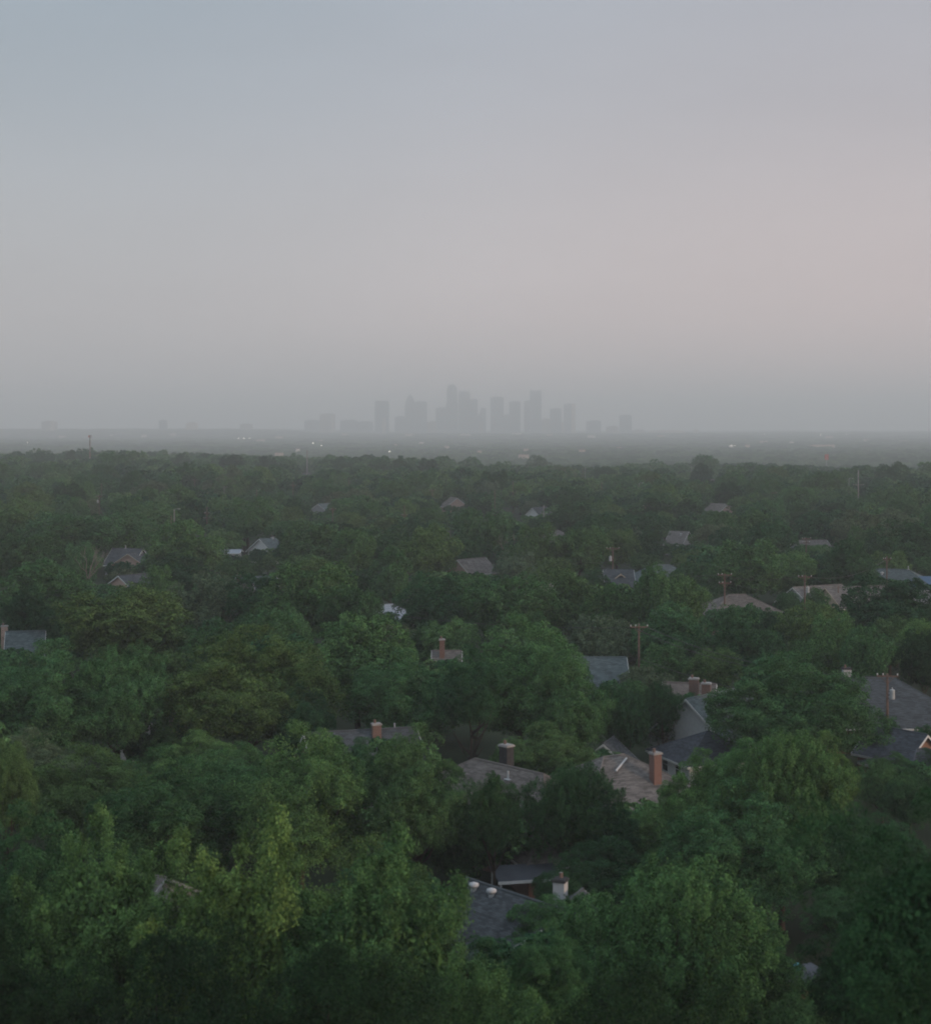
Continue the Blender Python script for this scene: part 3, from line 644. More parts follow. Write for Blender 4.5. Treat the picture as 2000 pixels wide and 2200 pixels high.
# tall masts on the crest
def mast(px, py, h, label, bands):
    P = at(px, py, h); gz = float(ground_z(P.x, P.y)); root = empty('mast', (P.x, P.y, gz)); tag(root, label, 'mast')
    hh = h - gz; n = 7
    for i in range(n):
        b = MB(); b.tube([(0, 0, hh * i / n), (0, 0, hh * (i + 1) / n)], [.62 - .04 * i, .62 - .04 * (i + 1)], n=10); b.build('section', M['pole_grey' if not bands or i % 2 == 0 else 'brick_brown'], root, smooth=False)
    if bands:
        b = MB(); b.box((.9, -.3, hh - 1.0), (1.0, .7, 2.2)); b.build('antenna_panel', M['white_paint'], root)
        b = MB(); b.box((-.7, -.3, hh - .9), (.5, .6, 1.6)); b.build('antenna_panel', M['red_paint'], root)
    keep(px - 8, py, px + 8, py + 50, P.y); mark(px, py + 30, P.y, 'the tall striped mast' if bands else 'the slim pale mast')
mast(194, 935, 29, 'tall striped mast with a white antenna panel on top rising above the crest', True)
mast(660, 967, 17, 'slim pale mast at the crest left of the skyline', False)

def wire(a, b, label, sag=1.0, r=.034):
    A, B = Vector(a), Vector(b); n = 14; pts = []
    for i in range(n + 1):
        t = i / n; p = A.lerp(B, t); p.z -= sag * 4 * t * (1 - t); pts.append(p)
    m = MB(); m.tube(pts, [r] * (n + 1), n=4); o = m.build('power_line', M['wire']); tag(o, label, 'wire', 'power lines between the poles')
p1, p2, p3, p4, p5 = POLES[0], POLES[1], POLES[2], POLES[3], POLES[4]
wire((p1[0] + 1, p1[1], 9.6), (p2[0] - 1, p2[1], 9.2), 'upper power line from the tall single armed pole to the grey transformer pole', 1.5)
wire((p1[0] - .9, p1[1], 9.6), (p2[0] - .4, p2[1], 9.2), 'second power line from the tall single armed pole to the grey transformer pole', 1.9)
wire((p1[0], p1[1], 5.6), (p2[0], p2[1], 5.8), 'low cable from the tall single armed pole past the two brick chimneys', 1.2, .03)
wire((p1[0], p1[1], 5.8), (p1[0] - 13, p1[1] - 8, 4.0), 'pale service wire from the tall pole down to the slate roof', .8, .03)
wire((p1[0] - 1, p1[1], 9.5), (p1[0] - 42, p1[1] + 26, 9.5), 'power line running left from the tall single armed pole', 1.0)
wire((p4[0] - 1, p4[1], 9.8), (p5[0] - 1, p5[1], 9.8), 'upper power line between the double armed and the braced pole', .8)
wire((p4[0] + 1, p4[1], 8.4), (p5[0] + 1, p5[1], 7.5), 'lower power line between the double armed and the braced pole', .9)
wire((p4[0] - .8, p4[1], 9.8), (p3[0] + 1, p3[1], 6.6), 'power line from the double armed pole back to the white transformer pole', 1.2)
wire((p3[0] - 1, p3[1], 6.8), (p3[0] - 48, p3[1] + 10, 7.0), 'power line running left from the white transformer pole', 1.0, .03)
q = POLES[27]; q2 = POLES[25]; q3 = POLES[28]
wire((q[0] - .6, q[1], 10.1), (q3[0] - 30, q3[1] - 6, 9.6), 'power line running left past the plain brown stub', .6, .03)
wire((q[0] + .6, q[1], 8.6), (q[0] + 40, q[1] + 8, 8.4), 'power line running right from the pole with a low pale crossarm', .8, .03)
q = POLES[23]
wire((q[0], q[1], 8), (q[0] - 36, q[1] - 14, 8.2), 'faint power line left of the low armed reddish pole', .8, .035)
wire((POLES[6][0], POLES[6][1], 9.4), (p5[0] + 1, p5[1], 9.6), 'power line from the braced pole to the pole over the teal grey roof', 1.4)

# ------------------------------------------------------------------ trees
TONE = {'dark': (.032, .084, .042), 'shade': (.023, .056, .028), 'deep': (.044, .115, .054), 'mid': (.066, .158, .068), 'light': (.092, .195, .076), 'olive': (.082, .162, .066), 'yellow': (.11, .205, .072), 'grey': (.10, .158, .10)}  # 'shade' puts the darkness of the bottom row into the leaf colour
WORD = {'shade': 'shade tinted green', 'dark': 'dark green', 'deep': 'deep green', 'mid': 'mid green', 'light': 'light green', 'olive': 'olive green', 'yellow': 'yellow green', 'grey': 'greyish green'}
TREES = []   # dict(x, y, h, R, tone, style, label)
def T(px, py, w, h, tone, label, style=None, d=None, phrase=None):
    if d is None: d = (H - h) * F / (py - V0)
    else: h = H - (py - V0) * d / F
    R = w * d / F / 2 * 1.1
    TREES.append(dict(x=(px - 1000) * d / F, y=d, h=h, R=R, tone=tone, style=style, label=label, px=px, py=py, w=w, own=True))
    if phrase: mark(px, py + 30, d, phrase)
# the row below the camera
T(225, 1766, 400, 0, 'yellow', 'feathery yellow green tree at the bottom left with two upright leafy tips', 3, 74, 'the feathery bottom left tree')
T(510, 1770, 470, 0, 'yellow', 'feathery yellow green tree with ragged tips at the bottom, right of the roof sliver', 3, 70, 'the ragged feathery tree')
T(800, 1812, 440, 0, 'light', 'broad light green feathery tree left of the roof with two round vents', 3, 68, 'the broad feathery tree')
T(1060, 2035, 400, 0, 'light', 'low light green tree in front of the roof with two round vents', 3, 65)
T(1418, 1836, 410, 0, 'mid', 'spiky topped green tree right of the white chimney', 4, 78, 'the spiky topped tree')
T(2052, 1668, 560, 0, 'deep', 'blurred dark green tree filling the lower right corner', 1, 46, 'the blurred corner tree')
T(50, 1735, 330, 0, 'deep', 'dark tree at the lower left edge behind the feathery trees', 0, 86, 'the dark lower left tree')
T(1895, 1900, 320, 0, 'shade', 'dark shade tinted tree low at the bottom right of the pale blue ball', 0, 68)
T(1180, 1985, 170, 0, 'mid', 'green tree below the white chimney at the bottom', 0, 71)
T(330, 2010, 520, 0, 'shade', 'dark shade tinted tree below the feathery bottom left tree', 1, 60)
T(720, 2030, 520, 0, 'shade', 'dark shade tinted tree at the bottom edge below the ragged feathery tree', 0, 58)
T(10, 1980, 420, 0, 'shade', 'nearly black shade tinted tree in the bottom left corner', 1, 61)
T(1400, 2080, 480, 0, 'shade', 'nearly black shade tinted tree at the bottom edge below the spiky topped tree', 1, 60)
# second row
T(645, 1560, 310, 13.5, 'light', 'light green many topped tree in front of the weathered red chimney, left half', 0, phrase='the many topped light tree')
T(895, 1560, 230, 13.5, 'olive', 'light olive tree with round tops right of the weathered red chimney', 1)
T(1060, 1666, 130, 0, 'deep', 'narrow deep green tree standing in front of the brown hipped roof', 2, 113)
T(350, 1612, 330, 12, 'deep', 'deep green domed tree below the pale metal shed', 0, phrase='the deep green domed tree')
T(10, 1590, 160, 13, 'olive', 'olive tree cut off by the left edge below the big light tree', 2)
T(110, 1380, 300, 14, 'mid', 'big green tree at the left edge with a forked top below the squat chimney', 0, phrase='the big forked left tree')
T(255, 1400, 230, 13, 'mid', 'mid green tree with round tops left of the dark blue grey roof', 4)
T(540, 1348, 340, 15, 'olive', 'large dark olive tree right of the bare forked branches', 1, phrase='the large dark olive tree')
T(650, 1470, 140, 10, 'dark', 'small dark tree leaning against the large dark olive tree', 0)
T(770, 1322, 250, 14, 'light', 'bright light green tree below the pale metal roof', 0, phrase='the bright light tree')
T(870, 1400, 210, 12, 'mid', 'mid green tree between the bright light tree and the big central tree', 1)
T(1115, 1328, 310, 15.5, 'mid', 'big central tree with tall bright top', 0, phrase='the big central tree')
T(1215, 1400, 190, 13, 'mid', 'right shoulder crown of the big central clump beside the slate roof', 0)
T(1010, 1390, 150, 12.5, 'deep', 'deep green crown on the near side of the big central tree', 1, 150)
T(1345, 1472, 130, 9, 'deep', 'dense brush topped tree in front of the tall single armed pole', 4)
T(1424, 1470, 88, 8.8, 'deep', 'dense brush topped tree directly left of the white gabled house', 4, phrase='the brush topped tree')
T(1700, 1406, 325, 13, 'mid', 'wide round dense tree left of the grey transformer pole', 0, phrase='the wide round tree')
T(1225, 1636, 205, 10, 'deep', 'dark pointed tree between the brown hipped roof and the taupe roof', 4, phrase='the dark pointed tree')
T(1215, 1836, 150, 0, 'dark', 'small dark tree between the carport and the white chimney', 0, 109)
T(93, 968, 48, 17, 'deep', 'domed tree on the crest under the far left hazy block', 0)
T(155, 967, 38, 17.5, 'dark', 'dark domed tree on the crest just left of the tall striped mast', 2)
T(390, 970, 40, 17, 'deep', 'rounded tree standing tall on the crest right of the striped mast', 0)
T(502, 975, 58, 17.5, 'dark', 'wide dark domed tree on the crest behind the hazy pale pole', 1)
T(572, 976, 44, 17, 'dark', 'dark round tree on the crest between the hazy pale pole and the slim mast', 0)
T(733, 979, 44, 16.5, 'deep', 'domed crest tree right of the slim pale mast', 2)
T(815, 983, 50, 16, 'deep', 'low domed crest tree below the pointed tower', 1)
T(922, 980, 44, 17, 'dark', 'dark domed crest tree below the tallest towers', 0)
T(1507, 989, 48, 17, 'dark', 'dark domed crest tree right of the slim pale pole', 0)
T(1300, 988, 60, 16, 'deep', 'broad crest tree below the right end of the skyline', 1)
T(1911, 997, 66, 17, 'deep', 'broad dark crest tree right of the tall pale steel pole', 0)
T(1305, 1800, 210, 0, 'dark', 'dark tree behind the white chimney, right of the carport', 0, 112)
T(1752, 1264, 62, 6.5, 'mid', 'small green tree between the white rake board and the lit tan rake board', 0)
T(1688, 1270, 50, 6.5, 'deep', 'small deep green tree left of the white rake board house', 1)
T(1272, 1222, 72, 7.2, 'deep', 'low deep green tree left of the white transformer pole', 0)
T(690, 1566, 95, 11, 'light', 'narrow light green top in front of the slate roof, left of the weathered red chimney', 0)
T(1300, 1700, 140, 8, 'dark', 'small dark tree below the taupe roof with red brick chimney', 0)
T(1508, 1612, 170, 12.5, 'light', 'light green tree below the low dark hipped roof', 1)
T(1600, 1592, 200, 13, 'light', 'light green tree between the low dark hipped roof and the large light tree', 0)
T(1678, 1566, 250, 14, 'light', 'large light green many topped tree below the wide round tree', 4, phrase='the large light tree')
T(1768, 1574, 150, 13.5, 'yellow', 'yellow green side crown right of the large light tree', 1)
T(1590, 1680, 330, 11, 'mid', 'mid green lower tree skirt below the large light tree', 0)
T(1790, 1690, 220, 10, 'deep', 'deep green tree left of the blurred corner tree', 1)
T(1885, 1750, 190, 6.5, 'deep', 'low leafy deep green tree above the blurred corner tree', 0)
T(1895, 1640, 130, 5.5, 'mid', 'leafy low tree below the orange brick gable', 4)
T(1890, 1535, 100, 6, 'dark', 'dark bush like tree round the foot of the grey transformer pole', 0)
T(1955, 1655, 110, 6, 'deep', 'small deep green tree at the right edge below the dark shed roof', 1)
T(1785, 1318, 120, 12, 'light', 'bright green tree with stepped crown behind the wide round tree', 0, phrase='the bright stepped tree')
T(1865, 1342, 110, 11.5, 'mid', 'round mid green tree right of the bright stepped tree', 4)
T(1920, 1240, 230, 13, 'dark', 'very dark dense round tree below the long teal grey roof', 0, phrase='the dark dense round tree')
T(1985, 1360, 110, 10, 'dark', 'dark tree at the right edge above the large slate roof', 1)
T(1590, 1300, 170, 12, 'deep', 'deep green tree above the wide round tree', 0)
T(1750, 1300, 150, 10, 'olive', 'low olive tree below the wide braced pole', 1)
T(1402, 1216, 125, 14, 'mid', 'tall mid green tree right of the cream gable', 2, phrase='the tall tree by the cream gable')
T(1466, 1236, 130, 13.5, 'olive', 'olive green tree left of the double armed pole', 1)
T(1440, 1300, 160, 11, 'mid', 'mid green tree behind the tall single armed pole', 0)
T(1395, 1432, 110, 5.5, 'grey', 'small greyish tree at the foot of the tall single armed pole', 4)
T(1215, 1226, 150, 13, 'olive', 'olive tinted tree left of the cream gable', 0)
T(1310, 1262, 120, 11, 'mid', 'mid green tree in front of the white transformer pole', 2)
T(1085, 1240, 200, 13, 'mid', 'wide green tree below the small pinkish white gable', 1)
T(940, 1230, 170, 13, 'deep', 'deep green tree left of the reddish gable', 0)
T(560, 1235, 170, 13, 'deep', 'dark lower shoulder of trees right of the red end chimney', 4)
T(665, 1212, 230, 15, 'mid', 'large green tree right of the long dark roof', 0, phrase='the large tree by the red end chimney')
T(760, 1260, 130, 12.5, 'deep', 'deep green tree left of the pale metal roof', 1)
T(430, 1232, 160, 13, 'grey', 'greyish sparse tree right of the white trimmed pinkish gable', 4)
T(345, 1215, 90, 12, 'mid', 'small bright tree just right of the white trimmed pinkish gable', 0)
T(90, 1205, 250, 14, 'mid', 'broad tree left of the white trimmed pinkish gable', 0, phrase='the broad left tree')
T(270, 1268, 280, 13.5, 'olive', 'broad dark olive tree below the white trimmed pinkish gable', 1, phrase='the broad olive tree')
T(60, 1265, 150, 12, 'dark', 'very dark tree behind the squat chimney', 2)
T(395, 1118, 180, 15, 'mid', 'large rounded tree right of the beige gable', 0, phrase='the large rounded tree')
T(150, 1105, 200, 14, 'deep', 'dark wide tree left of the bare grey twigs', 1)
T(55, 1148, 170, 13, 'deep', 'dark mounded tree at the left edge above the broad left tree', 0)
T(275, 1098, 130, 14, 'mid', 'rounded tree behind the beige gable', 4)
T(675, 1125, 150, 14, 'olive', 'rounded olive tree right of the small white chimney', 0)
T(765, 1137, 90, 13.5, 'mid', 'green tree right of the rounded olive tree', 1)
T(920, 1130, 130, 14, 'light', 'light rounded tree left of the reddish gable', 0, phrase='the light rounded tree')
T(845, 1176, 100, 13, 'mid', 'mid green tree below the light rounded tree', 2)
T(1150, 1125, 120, 14, 'olive', 'olive rounded tree below the far white gable', 0)
T(1245, 1135, 110, 13, 'mid', 'round tree left of the white transformer pole', 1)
T(1600, 1160, 170, 14, 'mid', 'broad green tree above the double armed pole', 0)
T(1820, 1160, 140, 13.5, 'deep', 'dense green tree left of the pole over the teal grey roof', 2)
T(1950, 1120, 170, 14, 'deep', 'broad dark tree at the right edge above the long teal grey roof', 0)

# filler trees across the wooded plain; keep the gaps the photo shows
rng = np.random.default_rng(5)
def in_view(x, y, R, m=60): 
    px = 1000 + F * x / y; r = F * R / y
    return -r - m < px < 2000 + r + m
own = list(TREES)
prot = list(HOUSES)
for t in own:
    hh = t['h']; top = V0 + F * (H - hh) / t['y']; mid = V0 + F * (H - hh * .62) / t['y']; w = F * t['R'] / t['y']
    prot.append((t['px'] - w * .8, top, t['px'] + w * .8, mid, t['y'] - t['R'] * .6))
pr = np.array(prot)
cells = {}
def near_list(x, y, s=20):
    i, j = int(x // s), int(y // s)
    for a in (-1, 0, 1):
        for b in (-1, 0, 1):
            yield from cells.get((i + a, j + b), ())
def put(x, y, R, s=20): cells.setdefault((int(x // s), int(y // s)), []).append((x, y, R))
for t in own: put(t['x'], t['y'], t['R'] * .8)
foot = []
for o in list(C.objects):
    if o.parent is None and o.get('category') in ('house', 'shelter', 'carport'): put(o.location.x, o.location.y, 5.0)
tones = ['dark', 'deep', 'deep', 'mid', 'mid', 'mid', 'light', 'olive', 'olive', 'grey']
fill = []
for step, (y0, y1) in ((6.2, (75, 250)), (8.2, (250, 1620))):
    y = y0
    while y < y1:
        xm = .31 * y + 14; x = -xm
        while x < xm:
            X, Y = x + rng.uniform(-3.5, 3.5), y + rng.uniform(-3.5, 3.5); x += step
            if Y + .8 * X > 1330: continue
            big = Y > 250
            R = rng.uniform(4.2, 9.2) if big else rng.uniform(4.0, 6.5)
            h = float(np.clip(4.6 + R * 1.15 + rng.normal(0, 1.3), 7, 17)) if big else float(rng.uniform(9, 13))
            if rng.random() < (.09 if Y > 700 else .04) and big: h += rng.uniform(2, 6); R *= 1.15
            if not in_view(X, Y, R): continue
            if any((X - a) ** 2 + (Y - b) ** 2 < ((.88 if big else .8) * (R + r)) ** 2 for a, b, r in near_list(X, Y)): continue
            cx, cyt, cyb, w = 1000 + F * X / Y, V0 + F * (H - h) / Y, V0 + F * (H - h * .2) / Y, F * R * .93 / Y
            hit = (pr[:, 4] > Y + R * .3) & (cx + w > pr[:, 0]) & (cx - w < pr[:, 2]) & (cyt < pr[:, 3]) & (cyb > pr[:, 1])
            fits = not hit.any()
            for q_ in (.75, .55):
                if fits: break
                h2, R2 = h * q_, R * (q_ + .12); cyt = V0 + F * (H - h2) / Y; w = F * R2 * .93 / Y
                hit = (pr[:, 4] > Y + R2 * .3) & (cx + w > pr[:, 0]) & (cx - w < pr[:, 2]) & (cyt < pr[:, 3]) & (cyb > pr[:, 1])
                fits = not hit.any()
                if fits: h, R = h2, R2
            if not fits: continue
            put(X, Y, R)
            TREES.append(dict(x=X, y=Y, h=h, R=R, tone=tones[rng.integers(len(tones))], style=None, label=None, own=False))
        y += step

for (a0, b0, a1, b1, dd) in SCREEN:
    if a1 - a0 < 15 or dd > 700: continue
    n = max(2, int((a1 - a0) * dd / F / 3.2))
    for k in range(n + 2):
        pxx = a0 + (a1 - a0) * (k - .3) / n + rng.uniform(-4, 4); Y = dd - rng.uniform(3.0, 7.0)
        h = H - (b1 + rng.uniform(-3, 5) * (200 / dd) - V0) * Y / F
        if not 1.6 < h < 12: continue
        R = min(max(h * .55, 1.8), 3.6); X = (pxx - 1000) * Y / F
        w = F * R / Y; cyt = V0 + F * (H - h) / Y
        if any(q[4] > Y and pxx + w > q[0] and pxx - w < q[2] and cyt < q[3] - 2 and q != (a0, b0, a1, b1, dd) for q in HOUSES):
            R = min(R, max(.9, (a1 - a0) * dd / F * .35)); w = F * R / Y
            if any(q[4] > Y and pxx + w > q[0] and pxx - w < q[2] and cyt < q[3] - 2 and q != (a0, b0, a1, b1, dd) for q in HOUSES): continue
        TREES.append(dict(x=X, y=Y, h=h, R=R, tone=tones[rng.integers(6)], style=None, label=None, own=False))
# how much of each tree the photo's viewpoint shows (rough coverage from near to far)
GW, GH, Q = 500, 550, 4
cov = np.zeros((GH, GW), bool)
TREES.sort(key=lambda t: t['y'])
for t in TREES:
    cx, cyc = (1000 + F * t['x'] / t['y']) / Q, (V0 + F * (H - t['h'] * .58) / t['y']) / Q
    rx, ry = max(F * t['R'] / t['y'] / Q, .6), max(F * t['h'] * .42 / t['y'] / Q, .6)
    x0, x1, y0, y1 = int(max(0, cx - rx)), int(min(GW, cx + rx + 1)), int(max(0, cyc - ry)), int(min(GH, cyc + ry + 1))
    if x1 <= x0 or y1 <= y0: t['vis'] = 0; continue
    gx, gy = np.meshgrid(np.arange(x0, x1) + .5, np.arange(y0, y1) + .5)
    e = ((gx - cx) / rx) ** 2 + ((gy - cyc) / ry) ** 2 < 1
    sub = cov[y0:y1, x0:x1]; t['vis'] = int((e & ~sub).sum()); t['area'] = int(e.sum()); sub |= e & (((gx - cx) / rx) ** 2 + ((gy - cyc) / ry) ** 2 < .85)
ownt = [t for t in TREES if t['own']]
filler = [t for t in TREES if not t['own'] and t['vis'] > 0]
filler.sort(key=lambda t: -t['vis'])
single = filler[:300 - len(ownt)]; rest = filler[300 - len(ownt):]

# wording: what stands next to each tree
ORD = ['first', 'second', 'third', 'fourth', 'fifth', 'sixth', 'seventh', 'eighth', 'ninth', 'tenth', 'eleventh', 'twelfth', 'thirteenth', 'fourteenth', 'fifteenth', 'sixteenth', 'seventeenth', 'eighteenth', 'nineteenth', 'twentieth']
byk = {}
for t in single:
    t['px'], t['py'] = proj((t['x'], t['y'], t['h'] * .8))
    best = min(LAND, key=lambda L: abs(L[0] - t['px']) + 2.0 * abs(L[1] - t['py']))
    dx = t['px'] - best[0]
    side = ('behind' if t['y'] > best[2] else 'in front of') if abs(dx) < 45 else ('right of' if dx > 0 else 'left of')
    byk.setdefault((best[3], side), []).append((abs(dx) + 2 * abs(t['py'] - best[1]), t))
for (ph, side), lst in byk.items():
    lst.sort(key=lambda a: a[0])
    for i, (_, t) in enumerate(lst):
        size = 'small' if t['R'] < 4.6 else ('broad' if t['R'] > 6.8 else 'round')
        if len(lst) == 1: t['label'] = f"{size} {WORD[t['tone']]} tree just {side} {ph}"
        else: t['label'] = f"{size} {WORD[t['tone']]} tree, {ORD[min(i, 19)]} one {side} {ph}"

def plant(t):
    d = t['y']; lod = 'close' if d < 67 else ('near' if d < 165 else 'mid')
    st = t['style'] if t['style'] is not None else int(rng.integers(5) if d > 250 else rng.integers(2))
    if lod == 'close': st = 3 if st in (3, 4) else 1
    cm, tm = PRO[(lod, st)]
    root = empty('tree', (t['x'], t['y'], float(ground_z(t['x'], t['y']))), rng.uniform(0, 6.28)); tag(root, t['label'], 'tree', 'trees of the wooded plain')
    kx = t['R'] / RT; kz = min(t['h'] / HT, kx * rng.uniform(1.35, 1.55)) * .99
    c = link('crown', cm, root); k = TONE[t['tone']]; j = rng.uniform(.86, 1.14); w = rng.uniform(.93, 1.08)
    c.color = (k[0] * j * w, k[1] * j, k[2] * j / w, 1)
    c.scale = (kx * rng.uniform(.94, 1.06), kx * rng.uniform(.94, 1.06), kz); c.location.z = t['h'] - HT * kz
    tr = link('trunk', tm, root); tr.scale = (kx, kx, t['h'] * .96 / HT)
for t in ownt + single: plant(t)

# the leafless trees
def bare_tree(name, loc, h, spread, label, seed, depth=5):
    r = random.Random(seed); root = empty(name, loc); tag(root, label, 'tree')
    tb, bb = MB(), MB()
    def grow(p, d, ln, rad, lev):
        n = 3; pts = [p]; q = p.copy(); dd = d.copy()
        for i in range(n):
            dd = (dd + Vector((r.uniform(-.22, .22), r.uniform(-.22, .22), .06))).normalized(); q = q + dd * ln / n; pts.append(q.copy())
        (tb if lev == 0 else bb).tube(pts, [rad, rad * .88, rad * .76, rad * .62], n=5)
        if lev >= depth: return
        for k in range(2 if lev else 4):
            a = r.uniform(0, 6.28); s = spread * r.uniform(.6, 1.1)
            nd = (dd + Vector((math.cos(a) * s, math.sin(a) * s, r.uniform(-.05, .35)))).normalized()
            grow(pts[-1] if k or lev == 0 else pts[-2], nd, ln * r.uniform(.62, .82), rad * .62, lev + 1)
    grow(Vector((0, 0, 0)), Vector((0, 0, 1)), h * .34, h * .016, 0)
    tb.build('trunk', M['dead_wood'], root); bb.build('branch', M['dead_wood'], root)
    return root
p = at(195, 1168, 11.5); bare_tree('bare_tree', (p.x, p.y, 0), 12.5, .75, 'leafless grey tree with fine twigs left of the beige gable', 3); keep(165, 1165, 225, 1205, p.y)
p = at(384, 1455, 9.5); bare_tree('bare_tree', (p.x, p.y, 0), 10, .8, 'dead tree with bare forked branches beside the dark blue grey roof', 8, 4)
p = at(1092, 1135, 11.5); bare_tree('bare_tree', (p.x, p.y, 0), 12, .8, 'leafless pale tree in the shade left of the olive rounded tree', 5)

# the rest of the wood: one mass
def scatter(name, P, R, Hs, kinds, m=None):
    me = bpy.data.meshes.new(name); me.from_pydata([tuple(map(float, p)) for p in P], [], [])
    n = len(P)
    at_ = me.attributes.new('size', 'FLOAT_VECTOR', 'POINT'); at_.data.foreach_set('vector', np.stack([np.array(R) / RT, np.array(R) / RT, np.array(Hs) / HT], 1).astype(np.float32).ravel())
    at2 = me.attributes.new('turn', 'FLOAT', 'POINT'); at2.data.foreach_set('value', np.random.default_rng(2).uniform(0, 6.28, n).astype(np.float32))
    o = bpy.data.objects.new(name, me); C.objects.link(o); tag(o, kind='stuff')
    col = bpy.data.collections.new(name + '_kinds')
    for k in kinds:
        po = bpy.data.objects.new('crown_kind', PRO[k][0]); col.objects.link(po)
    g = bpy.data.node_groups.new(name, 'GeometryNodeTree')
    g.interface.new_socket('Geometry', in_out='INPUT', socket_type='NodeSocketGeometry'); g.interface.new_socket('Geometry', in_out='OUTPUT', socket_type='NodeSocketGeometry')
    N, Lk = g.nodes, g.links
    gi, go = N.new('NodeGroupInput'), N.new('NodeGroupOutput'); ip = N.new('GeometryNodeInstanceOnPoints'); ci = N.new('GeometryNodeCollectionInfo')
    ci.inputs[0].default_value = col; ci.inputs[1].default_value = True; ci.inputs[2].default_value = True
    a1 = N.new('GeometryNodeInputNamedAttribute'); a1.data_type = 'FLOAT_VECTOR'; a1.inputs[0].default_value = 'size'
    a2 = N.new('GeometryNodeInputNamedAttribute'); a2.data_type = 'FLOAT'; a2.inputs[0].default_value = 'turn'
    cx = N.new('ShaderNodeCombineXYZ'); Lk.new(a2.outputs[0], cx.inputs[2])
    Lk.new(gi.outputs[0], ip.inputs['Points']); Lk.new(ci.outputs[0], ip.inputs['Instance']); ip.inputs['Pick Instance'].default_value = True
    Lk.new(cx.outputs[0], ip.inputs['Rotation']); Lk.new(a1.outputs[0], ip.inputs['Scale']); Lk.new(ip.outputs[0], go.inputs[0])
    md = o.modifiers.new('scatter', 'NODES'); md.node_group = g
    return o
P, R_, H_ = [], [], []
for t in rest:
    P.append((t['x'], t['y'], float(ground_z(t['x'], t['y'])))); R_.append(t['R']); H_.append(t['h'])
scatter('distant_woodland', P, R_, H_, [('far', i) for i in range(4)])
P, R_, H_ = [], [], []
for (y0, y1, step, r0, r1, h0, h1) in ((1000, 3400, 24, 7, 14, 10, 17), (3400, 6000, 48, 16, 32, 10, 18), (6000, 9600, 90, 30, 62, 9, 17), (9600, 15800, 190, 80, 140, 9, 17)):
    y = y0
    while y < y1:
        xm = .32 * y + 50
        for x in np.arange(-xm, xm, step):
            X, Y = x + rng.uniform(-.5, .5) * step, y + rng.uniform(-.5, .5) * step
            if Y + .8 * X < 1330: continue
            if rng.random() < .10: continue
            P.append((X, Y, float(ground_z(X, Y)) - .5)); R_.append(rng.uniform(r0, r1)); H_.append(rng.uniform(h0, h1))
        y += step * (1.0 if y < 6000 else 1.3)
scatter('valley_forest', P, R_, H_, [('far', i) for i in range(4)])

